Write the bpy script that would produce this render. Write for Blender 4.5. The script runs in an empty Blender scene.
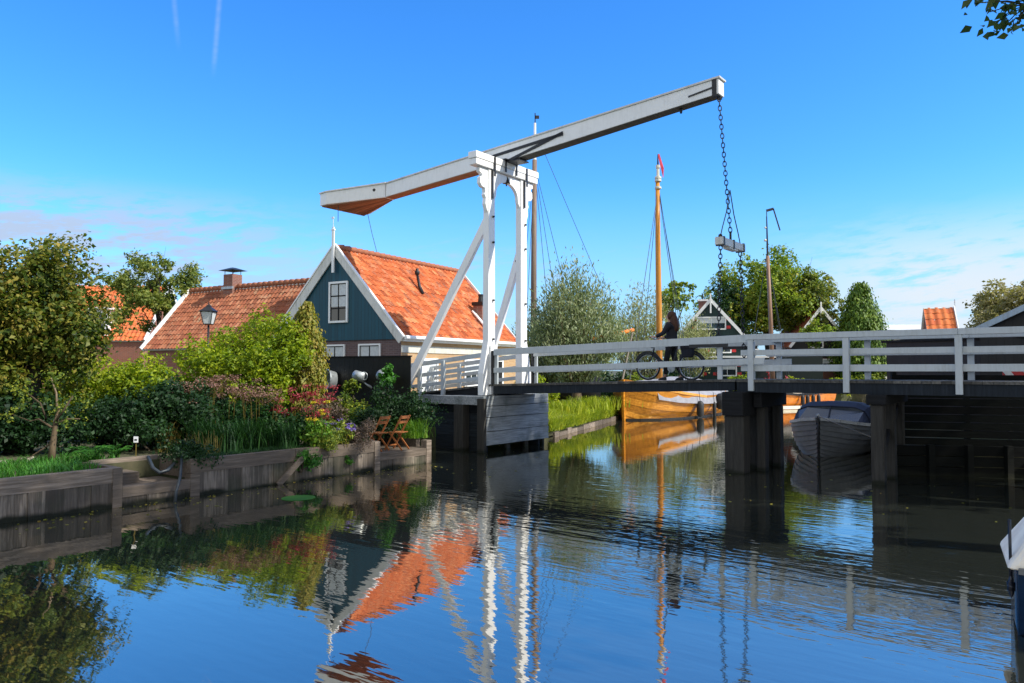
import bpy, math, random
import numpy as np
from mathutils import Vector, Matrix
R = math.radians
rng = np.random.default_rng(7)
random.seed(7)
scn = bpy.context.scene
COL = scn.collection
# ------------------------------------------------------------ camera
FPX = 740.0; HC = 2.45; PITCH = math.atan(28.5/FPX)
cp, sp_ = math.cos(PITCH), math.sin(PITCH)
cam_d = bpy.data.cameras.new('camera'); cam = bpy.data.objects.new('camera', cam_d); COL.objects.link(cam)
cam.location = (0, 0, HC); cam.rotation_euler = (R(90)+PITCH, 0, 0)
cam_d.sensor_width = 36; cam_d.lens = FPX*36/1024; cam_d.clip_end = 3000; cam_d.clip_start = 0.05
scn.camera = cam
def at(px, py, D):
    X = (px-512)/FPX; Z = (341.5-py)/FPX
    yp = cp - Z*sp_; zp = sp_ + Z*cp
    return Vector((D*X/yp, D, HC + D*zp/yp))
def gx(px, D): return (px-512)/FPX*D
# ------------------------------------------------------------ materials
def lin(c):
    return tuple(((v/255.0+0.055)/1.055)**2.4 if v > 10 else v/255.0/12.92 for v in c)
class NT:
    def __init__(s, name):
        s.m = bpy.data.materials.new(name); s.m.use_nodes = True
        s.t = s.m.node_tree; s.n = s.t.nodes; s.l = s.t.links
        s.b = s.n['Principled BSDF']; s.out = s.n['Material Output']
    def node(s, typ, **kw):
        n = s.n.new(typ)
        for k, v in kw.items():
            if k.startswith('i_'): n.inputs[k[2:]].default_value = v
            else: setattr(n, k, v)
        return n
    def link(s, a, b): s.l.new(a, b)
    def coords(s, kind='Object', scale=(1,1,1), rot=(0,0,0)):
        tc = s.node('ShaderNodeTexCoord'); mp = s.node('ShaderNodeMapping')
        mp.inputs['Scale'].default_value = scale; mp.inputs['Rotation'].default_value = rot
        s.link(tc.outputs[kind], mp.inputs['Vector']); return mp.outputs['Vector']
    def noise(s, vec, scale, detail=4, rough=0.55):
        n = s.node('ShaderNodeTexNoise'); n.inputs['Scale'].default_value = scale
        n.inputs['Detail'].default_value = detail; n.inputs['Roughness'].default_value = rough
        s.link(vec, n.inputs['Vector']); return n.outputs['Fac']
    def ramp(s, fac, stops):
        r = s.node('ShaderNodeValToRGB'); e = r.color_ramp.elements
        while len(e) < len(stops): e.new(0.5)
        for i, (p, c) in enumerate(stops):
            e[i].position = p; e[i].color = (*c, 1)
        s.link(fac, r.inputs['Fac']); return r.outputs['Color']
    def mix(s, fac, a, b, mode='MIX'):
        m = s.node('ShaderNodeMix', data_type='RGBA', blend_type=mode)
        for sock, v in ((m.inputs[0], fac), (m.inputs[6], a), (m.inputs[7], b)):
            if isinstance(v, (int, float)): sock.default_value = v
            elif isinstance(v, tuple): sock.default_value = (*v, 1) if len(v) == 3 else v
            else: s.link(v, sock)
        return m.outputs[2]
    def math(s, op, a, b=None, c=None, clamp=False):
        m = s.node('ShaderNodeMath', operation=op, use_clamp=clamp)
        for i, v in enumerate((a, b, c)):
            if v is None: continue
            if isinstance(v, (int, float)): m.inputs[i].default_value = v
            else: s.link(v, m.inputs[i])
        return m.outputs[0]
    def bump(s, h, strength=0.3, dist=0.02):
        b = s.node('ShaderNodeBump'); b.inputs['Strength'].default_value = strength; b.inputs['Distance'].default_value = dist
        s.link(h, b.inputs['Height']); s.link(b.outputs['Normal'], s.b.inputs['Normal'])
    def base(s, c):
        if isinstance(c, tuple): s.b.inputs['Base Color'].default_value = (*c, 1)
        else: s.link(c, s.b.inputs['Base Color'])
    def rough(s, r): s.b.inputs['Roughness'].default_value = r
def mat_plain(name, c, rough=0.6, var=0.25, scale=6, metal=0, bump=0.15, spec=0.4):
    t = NT(name); v = t.coords(); n = t.noise(v, scale, 5)
    d = tuple(x*(1-var) for x in c); l = tuple(min(1, x*(1+var)) for x in c)
    t.base(t.ramp(n, [(0.3, d), (0.7, l)])); t.rough(rough); t.b.inputs['Metallic'].default_value = metal
    t.b.inputs['Specular IOR Level'].default_value = spec
    if bump: t.bump(t.noise(v, scale*6, 4), bump, 0.01)
    return t.m
def mat_paint(name, c, dirt=(0.25,0.24,0.2), rough=0.42, amt=0.55):
    # weathered gloss paint: faint mottling, drips and small scuffs
    t = NT(name); v = t.coords(); v2 = t.coords(scale=(9, 9, 1.2))
    n1 = t.noise(v, 2.2, 6, 0.65); n2 = t.noise(v2, 2.0, 5, 0.7); n3 = t.noise(v, 28, 3)
    m = t.math('MULTIPLY', t.math('MULTIPLY', n1, n2), 2.2)
    f = t.math('MULTIPLY', t.math('SUBTRACT', m, 0.48), 2.2*amt, clamp=True)
    c1 = t.mix(t.math('MULTIPLY', n3, 0.14), c, tuple(x*0.8 for x in c))
    t.base(t.mix(f, c1, dirt)); t.rough(rough); t.bump(t.noise(v, 14, 4), 0.12, 0.01)
    return t.m
def mat_wood(name, c, c2, axis='z', rough=0.8, scale=1.0, bump=0.5, moss=None, ang=0, wet=False):
    t = NT(name); sc = {'x': (1,14,14), 'y': (14,1,14), 'z': (14,14,1)}[axis]
    sc = tuple(a*scale for a in sc)
    w = t.coords(rot=(0,0,R(-ang))); mp = t.node('ShaderNodeMapping'); mp.inputs['Scale'].default_value = sc; t.link(w, mp.inputs[0]); v = mp.outputs[0]
    n = t.noise(v, 1.6, 6, 0.65); n2 = t.noise(w, 1.3, 4)
    g = t.node('ShaderNodeNewGeometry'); ri = g.outputs['Random Per Island']
    f = t.math('ADD', t.math('MULTIPLY', n, 0.75), t.math('MULTIPLY', t.math('SUBTRACT', ri, 0.5), 0.35), clamp=True)
    col = t.ramp(f, [(0.2, tuple(x*0.5 for x in c)), (0.45, c), (0.75, c2)])
    if wet:
        g2 = t.node('ShaderNodeNewGeometry'); sz = t.node('ShaderNodeSeparateXYZ'); t.link(g2.outputs['Position'], sz.inputs[0])
        wl = t.math('ADD', sz.outputs['Z'], t.math('MULTIPLY', t.math('SUBTRACT', n2, 0.5), 0.35))
        mrn = t.node('ShaderNodeMapRange', interpolation_type='SMOOTHSTEP'); t.link(wl, mrn.inputs[0]); mrn.inputs[1].default_value = 0.12; mrn.inputs[2].default_value = 0.02
        col = t.mix(mrn.outputs[0], col, (0.012,0.014,0.008))
    if moss:
        col = t.mix(t.math('MULTIPLY', t.math('SUBTRACT', n2, 0.52), 3.5, clamp=True), col, moss)
    t.base(col); t.rough(rough); t.bump(n, bump, 0.012); t.b.inputs['Specular IOR Level'].default_value = 0.25
    return t.m
def mat_leaf(name, cols, transl=0.35, rough=0.55, spec=0.35, nscale=1.2):
    # per-leaf colour variation and slow drift over the crown, light passing through the blades
    t = NT(name); g = t.node('ShaderNodeNewGeometry'); ri = g.outputs['Random Per Island']
    n = t.noise(t.coords(), nscale, 3)
    f = t.math('ADD', t.math('MULTIPLY', ri, 0.55), t.math('MULTIPLY', t.math('SUBTRACT', n, 0.25), 0.9), clamp=True)
    k = len(cols); col = t.ramp(f, [(0.12+0.76*i/(k-1), c) for i, c in enumerate(cols)])
    t.base(col); t.rough(rough); t.b.inputs['Specular IOR Level'].default_value = spec
    tr = t.node('ShaderNodeBsdfTranslucent'); t.link(t.mix(1.0, col, (1.3,1.35,0.6), 'MULTIPLY'), tr.inputs['Color'])
    mx = t.node('ShaderNodeMixShader'); mx.inputs[0].default_value = transl
    t.link(t.b.outputs[0], mx.inputs[1]); t.link(tr.outputs[0], mx.inputs[2]); t.link(mx.outputs[0], t.out.inputs['Surface'])
    return t.m
def mat_brick(name, c1, c2, mortar, scale=1.0, boxy=False):
    t = NT(name); tc = t.node('ShaderNodeTexCoord')
    uv = tc.outputs['UV']
    if boxy:
        sx_ = t.node('ShaderNodeSeparateXYZ'); t.link(tc.outputs['Object'], sx_.inputs[0]); cb_ = t.node('ShaderNodeCombineXYZ')
        t.link(t.math('ADD', sx_.outputs['X'], sx_.outputs['Y']), cb_.inputs[0]); t.link(sx_.outputs['Z'], cb_.inputs[1]); uv = cb_.outputs[0]
    b = t.node('ShaderNodeTexBrick'); b.inputs['Scale'].default_value = 1.0
    b.inputs['Brick Width'].default_value = 0.22*scale; b.inputs['Row Height'].default_value = 0.065*scale
    b.inputs['Mortar Size'].default_value = 0.008; b.inputs['Mortar Smooth'].default_value = 0.2
    b.inputs['Color1'].default_value = (*c1,1); b.inputs['Color2'].default_value = (*c2,1); b.inputs['Mortar'].default_value = (*mortar,1)
    t.link(uv, b.inputs['Vector']); n = t.noise(uv, 2.5, 5)
    t.base(t.mix(t.math('MULTIPLY', n, 0.5), b.outputs['Color'], tuple(x*0.5 for x in c1))); t.rough(0.9)
    t.bump(b.outputs['Fac'], -0.4, 0.01); return t.m
def mat_tile(name, cols, lichen, dark):
    t = NT(name); tc = t.node('ShaderNodeTexCoord'); uv = tc.outputs['UV']
    vf = t.node('ShaderNodeVectorMath', operation='FLOOR'); t.link(uv, vf.inputs[0])
    wn = t.node('ShaderNodeTexWhiteNoise', noise_dimensions='2D'); t.link(vf.outputs[0], wn.inputs['Vector'])
    k = len(cols); col = t.ramp(wn.outputs['Value'], [(i/(k-1), c) for i, c in enumerate(cols)])
    n = t.noise(uv, 0.22, 6, 0.7); n2 = t.noise(uv, 1.1, 4, 0.6)
    f = t.math('MULTIPLY', t.math('SUBTRACT', t.math('MULTIPLY', n, n2), 0.275), 7.0, clamp=True)
    col = t.mix(t.math('MULTIPLY', f, 0.6), col, lichen)
    n3 = t.noise(uv, 0.5, 5, 0.7)
    col = t.mix(t.math('MULTIPLY', t.math('SUBTRACT', n3, 0.52), 5.0, clamp=True), col, dark)
    t.base(col); t.rough(0.85); t.b.inputs['Specular IOR Level'].default_value = 0.25
    t.bump(t.noise(uv, 6, 4), 0.3, 0.01); return t.m
def mat_glass(name, c=(0.02,0.03,0.035), rough=0.05):
    t = NT(name); t.base(c); t.rough(rough); t.b.inputs['Specular IOR Level'].default_value = 0.9
    t.b.inputs['Coat Weight'].default_value = 0.3; return t.m
M = {}
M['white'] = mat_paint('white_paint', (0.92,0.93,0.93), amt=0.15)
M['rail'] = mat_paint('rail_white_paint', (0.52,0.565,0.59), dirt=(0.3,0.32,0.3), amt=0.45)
M['offwhite'] = mat_paint('offwhite_paint', (0.72,0.72,0.68), amt=0.5)
M['iron'] = mat_plain('black_iron', (0.012,0.012,0.014), 0.45, 0.4, 20, spec=0.5)
M['rust'] = mat_plain('chain_iron', (0.03,0.03,0.034), 0.5, 0.5, 30, metal=0.4)
M['tar'] = mat_wood('tarred_wood', (0.014,0.015,0.017), (0.04,0.043,0.048), 'x', ang=-37.6)
M['fascia'] = mat_wood('bridge_edge_wood', (0.018,0.024,0.032), (0.045,0.056,0.075), 'z')
M['deckw'] = mat_wood('deck_planks', (0.10,0.095,0.085), (0.22,0.21,0.19), 'y', ang=-37.6)
M['pile'] = mat_wood('pile_wood', (0.055,0.052,0.046), (0.22,0.205,0.18), 'z', bump=0.9, wet=True)
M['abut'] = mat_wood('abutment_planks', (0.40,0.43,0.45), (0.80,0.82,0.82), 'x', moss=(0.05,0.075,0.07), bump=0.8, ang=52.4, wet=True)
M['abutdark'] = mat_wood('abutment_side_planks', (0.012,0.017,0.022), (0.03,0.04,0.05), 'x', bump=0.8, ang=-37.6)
M['quay'] = mat_wood('quay_boards', (0.13,0.108,0.088), (0.44,0.37,0.30), 'z', moss=(0.035,0.045,0.025), bump=0.9, wet=True)
M['quaycap'] = mat_wood('quay_cap', (0.15,0.12,0.095), (0.38,0.31,0.25), 'x', bump=0.8, ang=52.4)
M['warmbrown'] = mat_wood('beam_underside_wood', (0.36,0.15,0.07), (0.55,0.27,0.14), 'x', rough=0.6, ang=-37.6)  # warm brown planks under the beam's left part and the counterweight
M['tile'] = mat_tile('orange_roof_tiles', [(0.33,0.08,0.03),(0.50,0.125,0.042),(0.60,0.17,0.06),(0.43,0.10,0.035),(0.68,0.26,0.11),(0.27,0.09,0.055)], (0.55,0.33,0.22), (0.27,0.075,0.04))
M['tile2'] = mat_tile('brown_roof_tiles', [(0.22,0.075,0.04),(0.34,0.12,0.06),(0.28,0.09,0.05),(0.42,0.18,0.10)], (0.42,0.34,0.22), (0.14,0.06,0.04))
M['tile3'] = mat_tile('bright_roof_tiles', [(0.55,0.13,0.04),(0.66,0.19,0.06),(0.5,0.12,0.05)], (0.5,0.3,0.2), (0.3,0.1,0.05))
M['brickp'] = mat_brick('purple_brick', (0.13,0.085,0.09), (0.19,0.12,0.115), (0.22,0.19,0.19))
M['bricky'] = mat_brick('yellow_brick', (0.62,0.40,0.20), (0.50,0.29,0.14), (0.48,0.40,0.28))
M['brickr'] = mat_brick('red_brick', (0.33,0.10,0.06), (0.26,0.09,0.06), (0.3,0.25,0.2))
M['brickbox'] = mat_brick('chimney_brick', (0.30,0.11,0.075), (0.22,0.09,0.07), (0.32,0.28,0.24), boxy=True)
def mat_clad(name, c, sc=(1,1,1), w=0.16):
    t = NT(name); uv = t.node('ShaderNodeTexCoord').outputs['UV']
    sx = t.node('ShaderNodeSeparateXYZ'); t.link(uv, sx.inputs[0])
    u = t.math('DIVIDE', sx.outputs['X'], w); fr = t.math('FRACT', u); fl = t.math('FLOOR', u)
    wn = t.node('ShaderNodeTexWhiteNoise', noise_dimensions='1D'); t.link(fl, wn.inputs['W'])
    groove = t.math('LESS_THAN', fr, 0.07)
    n = t.noise(t.coords('UV', (9,0.7,1)), 1.5, 5)
    f = t.math('ADD', t.math('MULTIPLY', wn.outputs['Value'], 0.4), t.math('MULTIPLY', n, 0.6))
    col = t.ramp(f, [(0.2, tuple(x*0.75 for x in c)), (0.8, tuple(x*1.25 for x in c))])
    t.base(t.mix(t.math('MULTIPLY', groove, 0.8), col, tuple(x*0.15 for x in c)))
    t.rough(0.55); t.bump(t.math('SUBTRACT', 1.0, groove), 0.6, 0.015); return t.m
M['teal'] = mat_clad('teal_boards', (0.001,0.062,0.095))
M['greenclad'] = mat_clad('dark_green_boards', (0.008,0.035,0.032))
M['blackclad'] = mat_clad('black_tarred_boards', (0.012,0.011,0.012), w=0.2)
M['glass'] = mat_glass('window_glass')
M['curtain'] = mat_plain('net_curtain', (0.62,0.66,0.68), 0.9, 0.12, 12)
M['darkroom'] = mat_plain('dark_interior', (0.012,0.012,0.014), 0.9)
M['grass'] = mat_leaf('grass_blades', [(0.030,0.098,0.010),(0.090,0.224,0.016),(0.225,0.364,0.026)], 0.3)
M['soil'] = mat_plain('garden_soil', (0.035,0.028,0.018), 0.95, 0.4, 3)
M['bark'] = mat_wood('bark', (0.045,0.035,0.025), (0.14,0.115,0.085), 'z', bump=1.0)
M['barkpale'] = mat_wood('pale_bark', (0.14,0.10,0.06), (0.34,0.27,0.18), 'z', bump=1.0)
M['lf_big'] = mat_leaf('leaf_olive', [(0.015,0.04,0.008),(0.07,0.12,0.014),(0.20,0.21,0.03),(0.40,0.30,0.06)])
M['lf_back'] = mat_leaf('leaf_greygreen', [(0.068,0.112,0.026),(0.170,0.232,0.046),(0.357,0.352,0.078)])
M['lf_yel'] = mat_leaf('leaf_yellowgreen', [(0.075,0.149,0.010),(0.225,0.317,0.014),(0.450,0.486,0.024)], 0.4)
M['lf_col'] = mat_leaf('leaf_column', [(0.084,0.117,0.014),(0.266,0.273,0.036),(0.462,0.325,0.072)])
M['lf_dark'] = mat_leaf('leaf_dark', [(0.006,0.022,0.008),(0.018,0.055,0.018),(0.04,0.10,0.03)])
M['lf_mix'] = mat_leaf('leaf_mid', [(0.043,0.088,0.014),(0.136,0.208,0.028),(0.408,0.416,0.042)])
M['lf_willow'] = mat_leaf('leaf_willow', [(0.11,0.16,0.07),(0.24,0.30,0.155),(0.40,0.43,0.26)], 0.25)
M['lf_willow2'] = mat_leaf('leaf_willow_pale', [(0.169,0.200,0.090),(0.312,0.338,0.160),(0.468,0.475,0.240)], 0.25)
M['lf_far'] = mat_leaf('leaf_bigtree', [(0.056,0.120,0.016),(0.144,0.247,0.026),(0.304,0.405,0.046),(0.448,0.405,0.065)], nscale=0.35)
M['lf_con'] = mat_leaf('leaf_conifer', [(0.025,0.07,0.008),(0.09,0.18,0.012),(0.22,0.32,0.02)], 0.15)
M['lf_vine'] = mat_leaf('leaf_vine', [(0.120,0.120,0.036),(0.288,0.264,0.108),(0.504,0.456,0.288)])
M['lf_near'] = mat_leaf('leaf_near', [(0.012,0.045,0.006),(0.03,0.085,0.012),(0.09,0.12,0.03)], 0.25)
M['lf_fern'] = mat_leaf('leaf_fern', [(0.019,0.098,0.014),(0.052,0.195,0.024),(0.117,0.325,0.036)])
M['lf_long'] = mat_leaf('leaf_long', [(0.008,0.035,0.012),(0.02,0.07,0.02),(0.05,0.14,0.03)])
M['lf_bank'] = mat_leaf('leaf_bank', [(0.120,0.196,0.012),(0.288,0.368,0.020),(0.504,0.506,0.050)], 0.4)
M['fl_pink'] = mat_leaf('flower_dusty_pink', [(0.12,0.07,0.05),(0.28,0.15,0.12),(0.42,0.23,0.19)], 0.2)
M['fl_red'] = mat_leaf('flower_crimson', [(0.22,0.015,0.03),(0.38,0.04,0.06),(0.48,0.11,0.12)], 0.2)
M['fl_yellow'] = mat_leaf('flower_yellow', [(0.5,0.4,0.01),(0.7,0.6,0.03)], 0.2)
M['fl_purple'] = mat_leaf('flower_purple', [(0.12,0.08,0.35),(0.25,0.18,0.55)], 0.2)
M['fl_white'] = mat_leaf('flower_white', [(0.6,0.6,0.5),(0.8,0.8,0.7)], 0.2)
M['heather'] = mat_leaf('heather_sprigs', [(0.06,0.05,0.03),(0.14,0.10,0.07),(0.22,0.15,0.13)], 0.2)
M['straw'] = mat_leaf('straw_stems', [(0.12,0.10,0.02),(0.26,0.20,0.05)], 0.2)
M['stone'] = mat_plain('stone', (0.36,0.31,0.26), 0.9, 0.35, 8, bump=0.5)
M['zinc'] = mat_plain('zinc', (0.42,0.46,0.49), 0.42, 0.25, 10, metal=0.55)
M['chair'] = mat_wood('teak', (0.42,0.15,0.05), (0.68,0.30,0.12), 'z', rough=0.5)
M['boatwood'] = mat_wood('varnished_oak', (0.50,0.20,0.02), (0.92,0.46,0.07), 'x', rough=0.3, scale=0.5, bump=0.2, ang=45)
M['orangewood'] = mat_plain('orange_varnish', (0.72,0.22,0.02), 0.3, 0.25, 3)
M['mast'] = mat_wood('mast_spruce', (0.62,0.27,0.05), (0.84,0.46,0.12), 'z', rough=0.35, bump=0.15)
M['mastbrown'] = mat_wood('mast_brown', (0.30,0.18,0.12), (0.50,0.33,0.25), 'z', rough=0.5, bump=0.15)
M['mastgrey'] = mat_wood('mast_grey', (0.22,0.16,0.12), (0.42,0.34,0.28), 'z', rough=0.6)
M['tarp'] = mat_plain('grey_tarpaulin', (0.26,0.265,0.30), 0.8, 0.18, 3, bump=0.3)
M['rubber'] = mat_plain('black_rubber', (0.02,0.022,0.025), 0.6, 0.3, 10)
M['boatblack'] = mat_plain('black_antifouling', (0.012,0.012,0.013), 0.5, 0.3, 4)
M['hullgrey'] = mat_plain('grey_hull', (0.13,0.135,0.135), 0.5, 0.15, 3)
M['gunwale'] = mat_plain('grey_gunwale', (0.42,0.43,0.42), 0.5, 0.2, 5)
M['bluecanvas'] = mat_plain('navy_canvas', (0.008,0.014,0.038), 0.75, 0.3, 4, bump=0.4)
M['vinyl'] = mat_glass('clear_vinyl', (0.035,0.045,0.06), 0.22)
M['navyhull'] = mat_plain('navy_hull', (0.006,0.009,0.018), 0.25, 0.3, 3, spec=0.6)
M['whitecanvas'] = mat_plain('white_canvas', (0.90,0.80,0.66), 0.8, 0.15, 4, bump=0.5)
M['rope'] = mat_plain('rope', (0.20,0.18,0.15), 0.9, 0.3, 20)
M['ropeb'] = mat_plain('steel_cable', (0.07,0.085,0.10), 0.6, 0.2, 20)
M['hose'] = mat_plain('hose', (0.035,0.045,0.055), 0.4, 0.2, 10)
M['jacket'] = mat_plain('black_jacket', (0.014,0.016,0.024), 0.8, 0.4, 6)
M['trousers'] = mat_plain('dark_trousers', (0.012,0.012,0.015), 0.85, 0.4, 6)
M['skin'] = mat_plain('skin', (0.52,0.30,0.21), 0.55, 0.1, 6)
M['hair'] = mat_wood('auburn_hair', (0.09,0.036,0.02), (0.28,0.13,0.075), 'z', rough=0.5, scale=3)
M['redpaint'] = mat_plain('red_paint', (0.55,0.04,0.04), 0.4, 0.2, 5)
M['cream'] = mat_paint('cream_paint', (0.72,0.70,0.60))
M['bluetrim'] = mat_paint('pale_blue_trim', (0.42,0.54,0.66))
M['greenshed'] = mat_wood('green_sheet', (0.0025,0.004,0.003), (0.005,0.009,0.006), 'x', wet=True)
M['flag'] = mat_plain('red_pennant', (0.6,0.06,0.09), 0.8)
M['flagdark'] = mat_plain('dark_pennant', (0.03,0.03,0.04), 0.8)
M['asphalt'] = mat_plain('brick_paving', (0.16,0.12,0.10), 0.9, 0.3, 2)
# ------------------------------------------------------------ mesh builder
def frame(o, ex=(1,0,0), ey=(0,1,0), ez=(0,0,1)):
    m = Matrix.Identity(4)
    for i, v in enumerate((ex, ey, ez, o)):
        for j in range(3): m[j][i] = v[j]
    return m
I4 = Matrix.Identity(4)
class MB:
    def __init__(s, T=I4): s.T = T; s.v = []; s.f = []; s.uv = {}
    def vt(s, p): s.v.append(tuple(s.T @ Vector(p))); return len(s.v)-1
    def face(s, pts, uv=None):
        ids = [s.vt(p) for p in pts]; s.f.append(ids)
        if uv: s.uv[len(s.f)-1] = uv
        return ids
    def box(s, a, b):
        x0,y0,z0 = a; x1,y1,z1 = b
        i = [s.vt(p) for p in ((x0,y0,z0),(x1,y0,z0),(x1,y1,z0),(x0,y1,z0),(x0,y0,z1),(x1,y0,z1),(x1,y1,z1),(x0,y1,z1))]
        for q in ((0,3,2,1),(4,5,6,7),(0,1,5,4),(1,2,6,5),(2,3,7,6),(3,0,4,7)): s.f.append([i[k] for k in q])
    def hexa(s, p):  # 8 corners: bottom 4, top 4
        i = [s.vt(q) for q in p]
        for q in ((0,3,2,1),(4,5,6,7),(0,1,5,4),(1,2,6,5),(2,3,7,6),(3,0,4,7)): s.f.append([i[k] for k in q])
    def bar(s, a, b, w, h, up=(0,0,1), w2=None, h2=None):
        a = Vector(a); b = Vector(b); d = (b-a).normalized(); u = Vector(up)
        sd = d.cross(u)
        if sd.length < 1e-4: sd = d.cross(Vector((0,1,0)))
        sd.normalize(); u = sd.cross(d).normalized()
        w2 = w if w2 is None else w2; h2 = h if h2 is None else h2
        P = []
        for c, ww, hh in ((a,w,h),(b,w2,h2)):
            P += [c-sd*ww/2-u*hh/2, c+sd*ww/2-u*hh/2, c+sd*ww/2+u*hh/2, c-sd*ww/2+u*hh/2]
        i = [s.vt(q) for q in P]
        for q in ((0,3,2,1),(4,5,6,7),(0,1,5,4),(1,2,6,5),(2,3,7,6),(3,0,4,7)): s.f.append([i[k] for k in q])
    def tube(s, pts, rad, seg=6, caps=True):
        pts = [Vector(p) for p in pts]; n = len(pts)
        if isinstance(rad, (int, float)): rad = [rad]*n
        rings = []; ref = Vector((0.31,0.17,0.93))
        for k, p in enumerate(pts):
            d = (pts[min(k+1,n-1)]-pts[max(k-1,0)]).normalized()
            a = d.cross(ref)
            if a.length < 1e-3: a = d.cross(Vector((1,0,0)))
            a.normalize(); b = d.cross(a)
            rings.append([s.vt(p+(a*math.cos(t)+b*math.sin(t))*rad[k]) for t in [2*math.pi*j/seg for j in range(seg)]])
        for k in range(n-1):
            for j in range(seg):
                s.f.append([rings[k][j], rings[k][(j+1)%seg], rings[k+1][(j+1)%seg], rings[k+1][j]])
        if caps: s.f.append(rings[0][::-1]); s.f.append(rings[-1])
    def prism(s, poly, axis, a, b):
        # poly: 2-D points in the two other axes, extruded along axis from a to b
        def mk(p, t):
            return {'x': (t,p[0],p[1]), 'y': (p[0],t,p[1]), 'z': (p[0],p[1],t)}[axis]
        A = [s.vt(mk(p,a)) for p in poly]; B = [s.vt(mk(p,b)) for p in poly]; n = len(poly)
        s.f.append(A[::-1]); s.f.append(B)
        for k in range(n): s.f.append([A[k], A[(k+1)%n], B[(k+1)%n], B[k]])
    def lathe(s, c, prof, seg=16, axis=(0,0,1)):
        c = Vector(c); ax = Vector(axis).normalized()
        a = ax.cross(Vector((0.3,0.9,0.1))).normalized(); b = ax.cross(a)
        rings = [[s.vt(c+ax*h+(a*math.cos(2*math.pi*j/seg)+b*math.sin(2*math.pi*j/seg))*r) for j in range(seg)] for r, h in prof]
        for k in range(len(prof)-1):
            for j in range(seg): s.f.append([rings[k][j], rings[k][(j+1)%seg], rings[k+1][(j+1)%seg], rings[k+1][j]])
    def ball(s, c, r, seg=10, st=(1,1,1)):
        c = Vector(c); rings = []
        for i in range(1, seg//2):
            t = math.pi*i/(seg//2)
            rings.append([s.vt(c+Vector((r*st[0]*math.sin(t)*math.cos(2*math.pi*j/seg), r*st[1]*math.sin(t)*math.sin(2*math.pi*j/seg), r*st[2]*math.cos(t)))) for j in range(seg)])
        top = s.vt(c+Vector((0,0,r*st[2]))); bot = s.vt(c-Vector((0,0,r*st[2])))
        for j in range(seg): s.f.append([top, rings[0][j], rings[0][(j+1)%seg]]); s.f.append([bot, rings[-1][(j+1)%seg], rings[-1][j]])
        for k in range(len(rings)-1):
            for j in range(seg): s.f.append([rings[k][j], rings[k+1][j], rings[k+1][(j+1)%seg], rings[k][(j+1)%seg]])
    def torus(s, c, r, t, n=(0,0,1), seg=16, ts=6, stretch=None):
        c = Vector(c); n = Vector(n).normalized(); a = n.cross(Vector((0.2,0.3,0.95)))
        if stretch is not None:
            a = Vector(stretch[0]).normalized(); k = stretch[1]
        else: a.normalize(); k = 1
        b = n.cross(a); rings = []
        for j in range(seg):
            u = 2*math.pi*j/seg; rd = a*math.cos(u)+b*math.sin(u); ctr = c + a*math.cos(u)*r*k + b*math.sin(u)*r
            rings.append([s.vt(ctr+(rd*math.cos(w)+n*math.sin(w))*t) for w in [2*math.pi*i/ts for i in range(ts)]])
        for j in range(seg):
            for i in range(ts): s.f.append([rings[j][i], rings[(j+1)%seg][i], rings[(j+1)%seg][(i+1)%ts], rings[j][(i+1)%ts]])
    def split(s, name, mat, parent=None, smooth=False, bevel=0):
        par = list(range(len(s.v)))
        def fd(i):
            while par[i] != i: par[i] = par[par[i]]; i = par[i]
            return i
        for f in s.f:
            for k in f[1:]: par[fd(k)] = fd(f[0])
        groups = {}
        for f in s.f: groups.setdefault(fd(f[0]), []).append(f)
        out = None
        for g in groups.values():
            m = MB(); mp = {}
            for f in g:
                for k in f:
                    if k not in mp: mp[k] = len(m.v); m.v.append(s.v[k])
                m.f.append([mp[k] for k in f])
            o = m.build(name, mat, parent, smooth, bevel); out = out or o
        return out
    def build(s, name, mat, parent=None, smooth=False, bevel=0):
        off = root_of(parent).location if parent else Vector((0,0,0))
        me = bpy.data.meshes.new(name)
        me.from_pydata([(x-off[0], y-off[1], z-off[2]) for x,y,z in s.v], [], s.f)
        if s.uv:
            ul = me.uv_layers.new(name='UVMap')
            for fi, uv in s.uv.items():
                p = me.polygons[fi]
                for k, li in enumerate(p.loop_indices): ul.data[li].uv = uv[k]
        me.materials.append(M[mat]); me.update()
        if smooth: me.polygons.foreach_set('use_smooth', [True]*len(me.polygons))
        o = bpy.data.objects.new(name, me); COL.objects.link(o)
        if parent: o.parent = parent
        if bevel:
            bv = o.modifiers.new('bevel', 'BEVEL'); bv.width = bevel; bv.segments = 2; bv.limit_method = 'ANGLE'
        return o
def root_of(o):
    while o.parent: o = o.parent
    return o
def tag(o, label=None, cat=None, group=None, kind=None):
    if label: o['label'] = label
    if cat: o['category'] = cat
    if group: o['group'] = group
    if kind: o['kind'] = kind
    return o
def thing(name, loc, label, cat, group=None):
    o = bpy.data.objects.new(name, None); COL.objects.link(o); o.location = loc; o.empty_display_size = 0.2
    return tag(o, label, cat, group)
def copy_tree(o, parent=None):
    c = o.copy(); COL.objects.link(c)
    if parent: c.parent = parent
    for ch in list(o.children): copy_tree(ch, c)
    return c
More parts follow.
